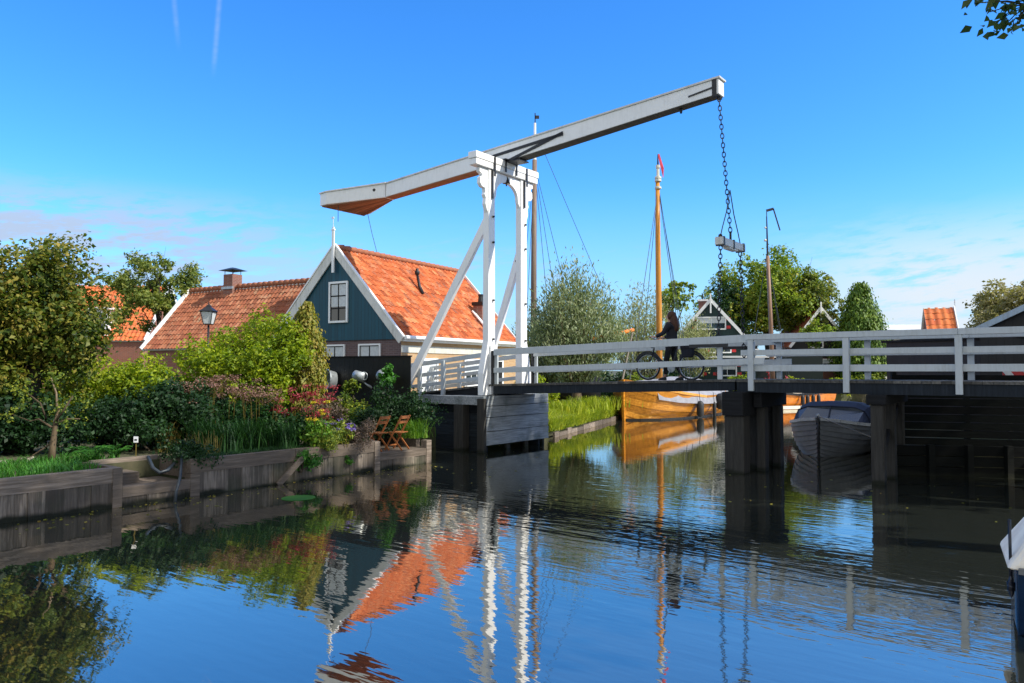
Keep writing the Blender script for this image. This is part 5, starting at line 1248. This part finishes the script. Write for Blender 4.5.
def interp(ST,n=4):
    out=[]
    for i in range(len(ST)-1):
        p0=ST[max(i-1,0)];p1=ST[i];p2=ST[i+1];p3=ST[min(i+2,len(ST)-1)]
        for k in range(n):
            u=k/n; out.append(tuple(.5*((2*b)+(-a+c)*u+(2*a-5*b+4*c-d)*u*u+(-a+3*b-3*c+d)*u**3) for a,b,c,d in zip(p0,p1,p2,p3)))
            out[-1]=(out[-1][0],max(.01,out[-1][1]))+out[-1][2:]
    out.append(ST[-1]); return out
def straked(H,ST,ns,lap,name,mat,parent):
    ST=interp(ST); m=MB(H)
    def hp(st,q,out=0):
        x,hb,zs,zb,fu=st; y=hb*(math.sin(q*math.pi/2)**fu) if q>0 else 0; z=zb+(zs-zb)*(1-math.cos(q*math.pi/2))**.85 if q>0 else zb
        return (x,y+out,z)
    for sg in (-1,1):
        for k in range(ns):
            q0,q1=k/ns,(k+1)/ns; rows=[]
            for st in ST:
                P=[hp(st,q0,0),hp(st,q0,lap),hp(st,(q0+q1)/2,lap*.5),hp(st,q1,0)]; rows.append([m.vt((p[0],sg*p[1],p[2])) for p in P])
            for a,b in zip(rows,rows[1:]):
                for j in range(3): m.f.append([a[j],a[j+1],b[j+1],b[j]])
    x=ST[-1]; m.face([(x[0],s_*hp(x,q)[1],hp(x,q)[2]) for s_,q in [(-1,1-k/6) for k in range(7)]+[(1,k/6) for k in range(1,7)]])
    return m.build(name,mat,parent)
# varnished sailing boat; local x from bow to stern
bow=Vector((gx(626,36.3),36.3,0)); stn=Vector((gx(716,45.5),45.5,0)); ex=(stn-bow).normalized(); ey=Vector((-ex.y,ex.x,0)); Bt=frame(bow,ex,ey); LB=(stn-bow).length
yb=thing('wooden_sailing_boat',tuple(bow+ex*4),'varnished wooden sailing barge with golden hull and grey cover moored beyond the bridge','sailing boat')
ST=[(-.15,.04,1.9,-.2,1),(.25,.62,1.75,-.4,.95),(1.0,1.3,1.5,-.5,.82),(2.6,1.8,1.25,-.55,.75),(5,2.0,1.02,-.55,.7),(7.5,1.85,1.0,-.5,.75),(9.2,1.4,1.12,-.4,.8),(LB,.55,1.3,-.2,.9)]
hl=straked(Bt,ST,8,.022,'hull','boatwood',yb)
strip(Bt,[(-.22,0,-.1),(-.3,0,1.0),(-.26,0,2.0)],.12,.18,'stem','boatwood',yb)
for sg in (-1,1):
    strip(Bt,[(x,sg*(hb+.03),zs+.04) for x,hb,zs,_,_ in ST],.1,.12,'gunwale','mast' ,yb)
    strip(Bt,[(x,sg*(hb*.97+.03),-.02) for x,hb,zs,_,_ in ST],.10,.2,'boot_stripe','boatblack',yb)
m=MB(Bt); m.face([(x,-hb,zs-.1) for x,hb,zs,_,_ in ST]+[(x,hb,zs-.1) for x,hb,zs,_,_ in ST[::-1]]); m.build('deck','mast',yb)
# cover: ridge tent from mast foot to stern, dropping over the sides
m=MB(Bt); rs=[]
for (x,hb,zs,rz) in ((.9,1.2,1.30,1.9),(2.2,1.68,1.12,1.95),(3.4,1.86,1.05,1.98),(5,2.02,.98,2.1),(7.5,1.9,.95,2.05),(9.2,1.45,1.05,1.9),(LB-.3,.8,1.2,1.7)):
    rs.append([m.vt((x,y,z)) for y,z in ((-hb-.12,zs-.30),(-hb-.02,zs+.16),(-hb*.5,(zs+rz)/2+.12),(0,rz),(hb*.5,(zs+rz)/2+.12),(hb+.02,zs+.16),(hb+.12,zs-.30))])
for a,b in zip(rs,rs[1:]):
    for k in range(6): m.f.append([a[k],a[k+1],b[k+1],b[k]])
m.build('cover','tarp',yb,True)
ms=at(659.5,380,39.4)
mt=[(ms.x,ms.y,.9),(ms.x,ms.y,5),(ms.x-.03,ms.y,9.5),(ms.x-.02,ms.y,at(660,180,39.4).z)]
m=MB(); m.tube(mt,[.17,.16,.14,.11],12); ma=m.build('mast','mast',yb,True)
zt_=mt[-1][2]; m=MB()
for z_ in (zt_-.5,zt_-.1,zt_+.05): m.lathe((ms.x,ms.y,z_),[(.15,0),(.18,.02),(.18,.12),(.15,.14)],10)
m.lathe((ms.x,ms.y,zt_-.1),[(.09,.0),(.08,.7),(.12,.75),(.12,.9),(.0,.92)],8); m.build('mast_fittings','cream',ma)
m=MB(); m.tube([(ms.x,ms.y,zt_+.75),(ms.x+.0,ms.y,zt_+1.4)],[.05,.02],6); m.build('topmast','iron',ma)
m=MB(); a=Vector((ms.x,ms.y,zt_+1.35)); m.hexa([tuple(a+Vector(p)) for p in ((0,0,-.02),(.27,0,-1.2),(.30,.02,-1.2),(.06,.02,-.02),(0,0,.06),(.30,0,-.7),(.33,.02,-.7),(.10,.02,.07))]); m.build('pennant','flag',ma)
for k_,(f,tz) in enumerate((((ms.x-.9,ms.y+1.3,1.1),-.3),((ms.x+1.2,ms.y-1.2,1.1),-.3),((ms.x+2.3,ms.y+3,1.4),-.1),((ms.x-2.0,ms.y-2.6,1.9),-.5),((ms.x+1.7,ms.y-.4,1.1),-.3))):
    m=MB(); m.tube([(ms.x,ms.y,zt_+tz),f],.018,4); m.build('stay','ropeb',yb)
m=MB(); a=at(592,339,35); b=at(633,330,37.5); m.tube([a,b],[.07,.1],8); m.build('bowsprit','orangewood',yb,True)
m=MB(); m.tube([b,(bow.x-.2,bow.y,1.9)],[.05,.06],6); m.build('bowsprit_chain','rope',yb)
def fender(H,p,l,r,par,name='fender',mat='rubber'):
    m=MB(H); x,y,z=p; m.lathe((x,y,z),[(0,-l/2),(r*.6,-l/2+.04),(r,-l/2+.15),(r,l/2-.15),(r*.5,l/2-.03),(0,l/2)],10); m.tube([(x,y,z+l/2-.05),(x,y*.97,z+l/2+.5)],.015,4); return m.build(name,mat,par,True)
fender(Bt,(4.0,-2.12,.45),.85,.19,yb); fender(Bt,(6.7,-2.2,.75),.9,.33,yb); fender(Bt,(5.9,-2.12,.35),.8,.1,yb)
# orange tjalk further on with brown mast
bow=Vector((gx(775,47.5),47.5,0)); stn=Vector((gx(817,51),51,0)); ex=(stn-bow).normalized(); ey=Vector((-ex.y,ex.x,0)); Ot=frame(bow,ex,ey); LO=(stn-bow).length+1.5
ob=thing('orange_barge',tuple(bow+ex*2),'small orange varnished barge with brown mast between the bridge piers','sailing boat')
ST=[(-2.8,.1,1.3,-.2,1),(-2,.9,1.15,-.4,.8),(0,1.5,.95,-.45,.75),(2.2,1.45,1.0,-.45,.75),(LO-.6,.9,1.15,-.3,.8),(LO,.15,1.3,-.2,.9)]
hull(Ot,LO,3,ST,'hull','orangewood',ob)
for sg in (-1,1): strip(Ot,[(x,sg*(hb+.03),.12) for x,hb,zs,_,_ in ST],.1,.2,'boot_stripe','cream',ob); strip(Ot,[(x,sg*(hb+.04),zs-.05) for x,hb,zs,_,_ in ST],.1,.14,'gunwale','boatblack',ob)
m=MB(Ot); m.face([(x,-hb,zs-.12) for x,hb,zs,_,_ in ST]+[(x,hb,zs-.12) for x,hb,zs,_,_ in ST[::-1]]); m.build('deck','mastbrown',ob)
m=MB(Ot); m.prism([(-1.0,.9),(1.0,.9),(.85,1.55),(0,1.7),(-.85,1.55)],'x',0.4,2.8); m.build('cabin','cream',ob)
for k_,x_ in enumerate((.3,.9,1.6,2.3)): fender(Ot,(x_,-1.68,.55),.7,.12,ob)
tx=at(769.5,208,52); m=MB(); x0=gx(772.5,52)
m.tube([(x0,52,.8),(x0-.1,52,6),(x0-.25,52,10.5)],[.17,.15,.12],10); ma=m.build('mast','mastbrown',ob,True)
m=MB(); m.tube([(x0-.25,52,10.3),(x0-.28,52,tx.z-.6)],[.08,.04],6); m.build('topmast','iron',ma)
m=MB(); zt2=tx.z; m.tube([(x0-.28,52,zt2-.7),(x0-.28,52,zt2-.1)],.03,5); m.bar((x0-.3,52,zt2-.2),(x0+.22,52,zt2-.05),.03,.18); m.bar((x0+.2,52,zt2-.05),(x0+.65,52,zt2-1.6),.03,.09); m.build('wind_vane','flagdark',ma)
m=MB(); m.ball((x0-.42,51.95,11.6),.1,8); m.ball((x0-.40,51.95,12.5),.08,8); m.build('pulley','cream',ma)
for k_,(f,z0_) in enumerate((((x0-1.6,53,1.2),11),((x0+1.1,51.5,1.2),10.4),((x0-.55,51,1.2),10.4),((x0+1.5,53,1.1),10.4))):
    m=MB(); m.tube([(x0-.25,52,z0_),f],.02,4); m.build('stay','ropeb',ob)
# third mast: barge lying in the basin behind the willows
x0=gx(533.5,43); hb_=thing('laid_up_barge',(x0,43,GZ),'barge laid up behind the willow, only its tall grey wooden mast shows beside the portal','sailing boat')
Ht=frame(Vector((x0-4,43,.95)),Vector((1,.1,0)).normalized(),Vector((-.1,1,0)).normalized())
ST=[(0,.1,1.3,-.3,1),(1,1.1,1.1,-.3,.8),(4,1.5,.9,-.3,.75),(7,1.1,1.0,-.3,.8),(8,.2,1.2,-.3,.9)]
hull(Ht,8,3,ST,'hull','boatblack',hb_)
m=MB(Ht); m.face([(x,-hb,zs-.12) for x,hb,zs,_,_ in ST]+[(x,hb,zs-.12) for x,hb,zs,_,_ in ST[::-1]]); m.build('deck','mastgrey',hb_)
zt3=at(535,160,43).z; ztt=at(535.5,113,43).z
m=MB(); m.tube([(x0,43,1.5),(x0+.02,43,8),(x0+.08,43,zt3)],[.19,.17,.14],10); ma=m.build('mast','mastgrey',hb_,True)
m=MB(); m.tube([(x0+.08,43,zt3-.2),(x0+.1,43,ztt-.6)],[.10,.07],8); m.build('topmast','white',ma)
m=MB(); m.box((x0+.08,42.99,ztt-.6),(x0+.14,43.01,ztt)); m.box((x0+.1,42.99,ztt-.35),(x0+.35,43.01,ztt-.15)); m.build('pennant','flagdark',ma)
for f in ((x0-1.2,43.5,1.8),(x0+2.0,43,1.8),(x0+3.2,43.4,1.9),(x0+1.2,42.7,1.8),(x0+6.3,44,2.2),(x0-.6,43,1.8)):
    m=MB(); m.tube([(x0+.08,43,zt3-.3 if f[0]<x0+5 else ztt-1),f],.017,4); m.build('stay','ropeb',hb_)
# grey clinker sloop with navy hood, bow towards the camera
bw=Vector((gx(817.5,20.9),20.9,0)); ex=Vector((.57,.82,0)).normalized(); ey=Vector((-ex.y,ex.x,0)); Dt=frame(bw,ex,ey)
sl_=thing('grey_sloop',tuple(bw+ex*2),'grey clinker built sloop with navy blue hood moored between the piers','motor boat')
ST=[(-.05,.03,1.06,-.2,1),(.25,.48,1.0,-.32,1.0),(.7,.84,.92,-.36,.88),(1.4,1.08,.85,-.38,.74),(2.4,1.17,.81,-.38,.66),(4,1.14,.79,-.38,.62),(5.2,.96,.82,-.3,.65)]
straked(Dt,ST,12,.034,'hull','hullgrey',sl_)
m=MB(Dt); m.tube([(-.03,0,-.15),(-.05,0,.5),(-.06,0,1.16)],.035,6); m.build('stem','boatblack',sl_,True)
for sg in (-1,1): strip(Dt,[(x,sg*(hb+.02),zs+.02) for x,hb,zs,_,_ in ST],.09,.085,'gunwale','gunwale',sl_)
m=MB(Dt); m.face([(x,-hb,zs-.02) for x,hb,zs,_,_ in ST]+[(x,hb,zs-.02) for x,hb,zs,_,_ in ST[::-1]]); m.build('deck','deckw',sl_)
m=MB(Dt); m.tube([(-.05,0,1.1),(-.05,0,1.22)],.04,8); m.build('bow_bollard','gunwale',sl_,True)
HS=[(1.15,.96,.92,.98),(1.6,1.06,.88,1.36),(2.05,1.09,.86,1.50),(2.9,1.1,.84,1.48),(4.0,1.08,.84,1.30),(5.0,.86,.86,1.08)]
m=MB(Dt); rs=[]
for (x,hb,z0,z1) in HS:
    hh=z1-z0; rs.append([m.vt((x,y*hb,z0+hh*z)) for y,z in ((-1,0),(-.97,.35),(-.86,.75),(-.62,.95),(-.25,1.0),(.25,1.0),(.62,.95),(.86,.75),(.97,.35),(1,0))])
for a,b in zip(rs[1:],rs[2:]):
    for k in range(9): m.f.append([a[k],a[k+1],b[k+1],b[k]])
m.f.append(rs[-1])
a,b=rs[0],rs[1]
for k in (0,1,7,8): m.f.append([a[k],a[k+1],b[k+1],b[k]])
hd=m.build('hood','bluecanvas',sl_)
m=MB(Dt)
def hpnt(r,y,z): x,hb,z0,z1=HS[r]; return (x,y*hb,z0+(z1-z0)*z)
m.face([hpnt(0,-.86,.75),hpnt(0,.86,.75),hpnt(1,.86,.75),hpnt(1,.62,.95),hpnt(1,.25,1),hpnt(1,-.25,1),hpnt(1,-.62,.95),hpnt(1,-.86,.75)]); m.build('windscreen','vinyl',hd)
m=MB(Dt); m.tube([hpnt(1,-1.01,0),hpnt(1,-.98,.35),hpnt(1,-.87,.76),hpnt(1,-.62,.97),hpnt(1,0,1.02),hpnt(1,.62,.97),hpnt(1,.87,.76),hpnt(1,1.01,0)],.02,6); m.tube([hpnt(0,0,.8),hpnt(1,0,1.01)],.014,5); m.build('hood_seam','bluecanvas',hd)
m=MB(); m.tube([tuple(Dt@Vector((-.03,0,1.15))), tuple(bp(2.6,.2,.9)+Vector((0,0,.05)))],.015,5); tag(m.build('mooring_rope','rope'),'thin mooring rope from sloop bow to the bridge pile','rope')
# near boat cut by the right border
nx,ny=gx(1008,7.3),7.3; Nt=frame(Vector((nx,ny,0)),Vector((.86,-.5,0)).normalized(),Vector((.5,.86,0)).normalized())
nb=thing('navy_motorboat',(nx+1.5,ny-.8,0),'dark navy motorboat with white canvas cushion cut off by the right border','motor boat')
ST=[(0,.62,.62,-.2,.7),(.8,.74,.60,-.25,.7),(2,.78,.62,-.25,.75),(3,.6,.7,-.2,.85),(3.8,.1,.85,-.1,1)]
hull(Nt,3.8,1.5,ST,'hull','navyhull',nb)
for sg in (-1,1): strip(Nt,[(x,sg*(hb+.0),zs+.015) for x,hb,zs,_,_ in ST],.07,.05,'gunwale','hullgrey',nb)
m=MB(Nt); m.face([(x,-hb,zs-.02) for x,hb,zs,_,_ in ST]+[(x,hb,zs-.02) for x,hb,zs,_,_ in ST[::-1]]); m.build('deck','deckw',nb)
m=MB(Nt)
m.hexa([(-.10,-.62,.63),(.55,-.66,.63),(.55,.6,.63),(-.10,.55,.63),(.16,-.45,1.02),(.40,-.5,1.10),(.40,.42,1.10),(.16,.4,1.02)]); m.build('cushion','whitecanvas',nb,bevel=.05)
m=MB(Nt); m.hexa([(.30,-.3,.9),(.62,-.3,.88),(.62,.28,.88),(.30,.28,.9),(.36,-.22,1.22),(.56,-.22,1.18),(.56,.2,1.18),(.36,.2,1.22)]); m.build('outboard_motor','boatblack',nb,bevel=.05)
fender(Nt,(-.05,-.45,.45),.22,.035,nb,mat='navyhull'); 
m=MB(Nt); m.ball((.35,-.70,.16),.05,8,(1,.4,1)); m.build('white_emblem','white',nb)
m=MB(Nt); m.tube([(.22,-.70,.05),(.22,-.72,.55)],.012,5); m.build('rub_strip','hullgrey',nb)
# ------------------------------------------------------------ bicycle
def bicycle(H, root):
    WBs=1.16; r=.345
    for x in (0,WBs):
        m=MB(H); m.torus((x,0,r),r-.02,.022,(0,1,0),28,6); w_=m.build('wheel','rubber',root,True)
        m=MB(H); m.torus((x,0,r),r-.05,.010,(0,1,0),28,5); m.build('rim','zinc',w_,True)
        m=MB(H)
        for k in range(16): a=k*math.pi/8; m.tube([(x,.02*(-1)**k,r),(x+math.cos(a)*(r-.05),0,r+math.sin(a)*(r-.05))],.0025,3)
        m.tube([(x,-.05,r),(x,.05,r)],.02,8); m.build('spokes','zinc',w_)
        m=MB(H); aa=[math.pi*(k/9)*.75+math.pi*(.12 if x==0 else .05) for k in range(10)]
        for a,b in zip(aa,aa[1:]): m.bar((x+math.cos(a)*(r+.03),0,r+math.sin(a)*(r+.03)),(x+math.cos(b)*(r+.03),0,r+math.sin(b)*(r+.03)),.05,.01,up=(0,1,0.01)); 
        m.build('mudguard','iron',root)
    m=MB(H); hd_=(.17,0,.80); hb2=(.13,0,.62); bb_=(.66,0,.30); st=(.80,0,.78); ra=(WBs,0,r)
    m.tube([hb2,(0,0,r)],.016,6); m.tube([hb2,hd_],.022,8); m.tube([hb2,bb_],.02,8); m.tube([(.15,0,.72),(.5,0,.38),bb_],.018,8); m.tube([bb_,st],.018,8); m.tube([bb_,ra],.012,6); m.tube([(.79,0,.72),ra],.012,6)
    m.build('frame','iron',root,True)
    m=MB(H); m.tube([hd_,(.20,0,1.02)],.014,6); m.tube([(.33,-.27,1.04),(.22,-.22,1.07),(.19,0,1.03),(.22,.22,1.07),(.33,.27,1.04)],.012,6); m.build('handlebar','zinc',root,True)
    m=MB(H); m.hexa([(.72,-.04,.88),(.96,-.10,.88),(.96,.10,.88),(.72,.04,.88),(.70,-.02,.93),(.97,-.085,.95),(.97,.085,.95),(.70,.02,.93)]); m.tube([st,(.815,0,.89)],.014,6); m.build('saddle','iron',root,bevel=.015)
    m=MB(H); m.bar((.92,0,.76),(1.36,0,.76),.12,.015); m.tube([(1.3,-.05,.76),(WBs,-.05,r)],.006,4); m.tube([(1.3,.05,.76),(WBs,.05,r)],.006,4); m.build('carrier','iron',root)
    m=MB(H); m.lathe((.66,-.06,.30),[(0,0),(.10,.0),(.10,.01),(0,.01)],16,(0,1,0)); m.tube([(.66,-.07,.30),(.60,-.09,.14)],.009,5); m.tube([(.66,.07,.30),(.72,.09,.46)],.009,5); m.build('crank','zinc',root)
    m=MB(H); m.ball((.12,0,.86),.055,10); m.build('headlight','zinc',root,True)
fw=BF.inverted() @ at(647.5,366,19.8); yB=.55
# x grows to the right (towards the rear wheel); find s of the front wheel at the bike's own line
def s_at(px,y):
    k=(px-512)/FPX; p=P0+vv*y; return (k*p.y-p.x)/(bb.x-k*bb.y)
s0=s_at(648,yB); s1=s_at(693,yB); sc=1.0
zb=zl(s0+.6)
H=frame(bp(s0,yB,zb),bb*1.0,vv); bk_=thing('bicycle',tuple(bp(s0+.6,yB,zb)),'black city bicycle being pushed across the bridge leaf','bicycle'); 
Hs=H @ Matrix.Scale(1.07,4); bicycle(Hs,bk_)
pn=thing('pannier_bag',tuple(Hs@Vector((1.05,-.1,.7))),'dark bag on the rear carrier of the bicycle','bag')
m=MB(Hs); m.hexa([(1.0,-.18,.56),(1.26,-.18,.56),(1.26,-.07,.56),(1.0,-.07,.56),(.97,-.19,.80),(1.30,-.19,.80),(1.30,-.07,.80),(.97,-.07,.80)]); m.build('bag_body','jacket',pn,bevel=.03)
m=MB(Hs); m.hexa([(.96,-.20,.76),(1.31,-.20,.76),(1.31,.10,.79),(.96,.10,.79),(.96,-.19,.85),(1.31,-.19,.85),(1.31,.10,.85),(.96,.10,.85)]); m.build('flap','trousers',pn,bevel=.02)
# ------------------------------------------------------------ person
def skinned(name, verts, edges, radii, mat, parent, root=0, sub=2):
    off=root_of(parent).location if parent else Vector((0,0,0))
    me=bpy.data.meshes.new(name+'_sk'); me.from_pydata([tuple(Vector(v)) for v in verts],edges,[]); o=bpy.data.objects.new(name+'_sk',me); COL.objects.link(o)
    o.modifiers.new('skin','SKIN')
    if not me.skin_vertices: me.skin_vertices.new()
    for i,r in enumerate(radii): me.skin_vertices[0].data[i].radius=(r,r) if not isinstance(r,tuple) else r
    me.skin_vertices[0].data[root].use_root=True
    s=o.modifiers.new('sub','SUBSURF'); s.levels=sub; s.render_levels=sub
    dg=bpy.context.evaluated_depsgraph_get(); dg.update(); ev=bpy.data.meshes.new_from_object(o.evaluated_get(dg))
    bpy.data.objects.remove(o); bpy.data.meshes.remove(me)
    ev.name=name; ev.materials.clear(); ev.materials.append(M[mat]); ev.polygons.foreach_set('use_smooth',[True]*len(ev.polygons))
    n=len(ev.vertices); co=np.empty(n*3,np.float32); ev.vertices.foreach_get('co',co); co=co.reshape(-1,3)-np.array(off,np.float32); ev.vertices.foreach_set('co',co.ravel()); ev.update()
    ob=bpy.data.objects.new(name,ev); COL.objects.link(ob)
    if parent: ob.parent=parent
    return ob
yP=1.05; sP=s_at(671.5,yP); zP=zl(sP); PH=frame(bp(sP,yP,zP),-bb,-vv)  # x forward (walking left), y to her left side = towards camera
S_=1.06
PH=PH @ Matrix.Scale(S_,4)
W3=lambda p: tuple(PH @ Vector(p))
pe=thing('person',tuple(PH @ Vector((0,0,0))),'person with long auburn hair in black jacket pushing a bicycle over the bridge','person')
V=[(0,0,.98),(0,0,1.12),(.01,0,1.28),(.02,0,1.42),(.03,0,1.50),(.05,0,1.56),(.055,0,1.64),(.06,0,1.70), #0-7 spine/head
   (0,.09,.94),(.10,.10,.52),(.13,.10,.10),(.24,.10,.04),   #8-11 left leg fwd
   (0,-.09,.94),(-.04,-.10,.52),(-.24,-.10,.13),(-.14,-.10,.04), #12-15
   (.02,.17,1.43),(.12,.24,1.20),(.34,.22,1.12),(.42,.20,1.12), #16-19 left arm (camera side) to handlebar
   (.02,-.17,1.43),(.10,-.23,1.20),(.33,-.20,1.11),(.41,-.18,1.11)]
E=[(0,1),(1,2),(2,3),(3,4),(4,5),(5,6),(6,7),(0,8),(8,9),(9,10),(10,11),(0,12),(12,13),(13,14),(14,15),(3,16),(16,17),(17,18),(18,19),(3,20),(20,21),(21,22),(22,23)]
Rr=[.13,.115,.125,.11,.05,.055,.085,.07,.09,.06,.042,.035,.09,.06,.042,.035,.065,.045,.033,.028,.065,.045,.033,.028]
skinned('body',[W3(v) for v in V],E,[r*S_*.9 for r in Rr],'skin',pe)
# trousers, jacket as slightly larger shells
skinned('trousers',[W3(v) for v in ((0,0,1.0),(0,.09,.92),(.10,.10,.52),(.125,.10,.13),(0,-.09,.92),(-.04,-.10,.52),(-.22,-.10,.17))],[(0,1),(1,2),(2,3),(0,4),(4,5),(5,6)],[r*S_ for r in (.145,.10,.075,.06,.10,.075,.06)],'trousers',pe)
skinned('jacket',[W3(v) for v in ((-.01,0,.93),(-.01,0,1.12),(-.01,0,1.28),(.0,0,1.43),(.02,0,1.50),(.0,.18,1.42),(.11,.25,1.20),(.32,.23,1.13),(.0,-.18,1.42),(.10,-.24,1.20),(.31,-.21,1.12))],[(0,1),(1,2),(2,3),(3,4),(3,5),(5,6),(6,7),(3,8),(8,9),(9,10)],[r*S_ for r in (.17,.155,.16,.14,.07,.085,.06,.045,.085,.06,.045)],'jacket',pe)
m=MB(PH); m.ball((-.015,0,1.66),.118,14,(1.05,.9,1.12)); 
hr=m.build('hair','hair',pe,True)
skinned('long_hair',[W3(v) for v in ((-.02,0,1.70),(-.07,0,1.60),(-.10,0,1.48),(-.12,.01,1.34),(-.13,.01,1.22))],[(0,1),(1,2),(2,3),(3,4)],[S_*a for a in (.09,.11,.12,.11,.06)],'hair',hr)
m=MB(PH); m.ball((.145,0,1.635),.016,8,(1.2,.8,1.5)); m.ball((.118,.035,1.665),.011,6); m.ball((.118,-.035,1.665),.011,6); m.build('face_features','skin',pe,True)
# hands: palm and five curled fingers each
for sg in (1,-1):
    bx=.43; by=.20 if sg>0 else -.18; bz=1.12
    vs=[(bx-.03,by,bz),(bx+.03,by,bz+.01)]; es=[(0,1)]; rs_=[.026,.03]
    for f in range(4):
        y=by+(-.028+.019*f); i=len(vs); L_=(.9,1.05,1.0,.8)[f]
        vs+=[(bx+.055,y,bz+.012),(bx+.055+.025*L_,y,bz-.008),(bx+.055+.012*L_,y,bz-.035)]; es+=[(1,i),(i,i+1),(i+1,i+2)]; rs_+=[.010,.009,.008]
    i=len(vs); vs+=[(bx+.0,by-sg*.035,bz-.01),(bx+.035,by-sg*.04,bz-.035)]; es+=[(1,i),(i,i+1)]; rs_+=[.011,.009]
    skinned('hand',[W3(v) for v in vs],es,[r*S_ for r in rs_],'skin',pe,sub=1)
for x_,sg in ((.20,1),(-.18,-1)):
    m=MB(PH); m.hexa([(x_-.10,sg*.10-.045,.0),(x_+.14,sg*.10-.04,.0),(x_+.14,sg*.10+.04,.0),(x_-.10,sg*.10+.045,.0),(x_-.09,sg*.10-.04,.09),(x_+.08,sg*.10-.035,.06),(x_+.08,sg*.10+.035,.06),(x_-.09,sg*.10+.04,.09)]); m.build('shoe','rubber',pe,bevel=.02)
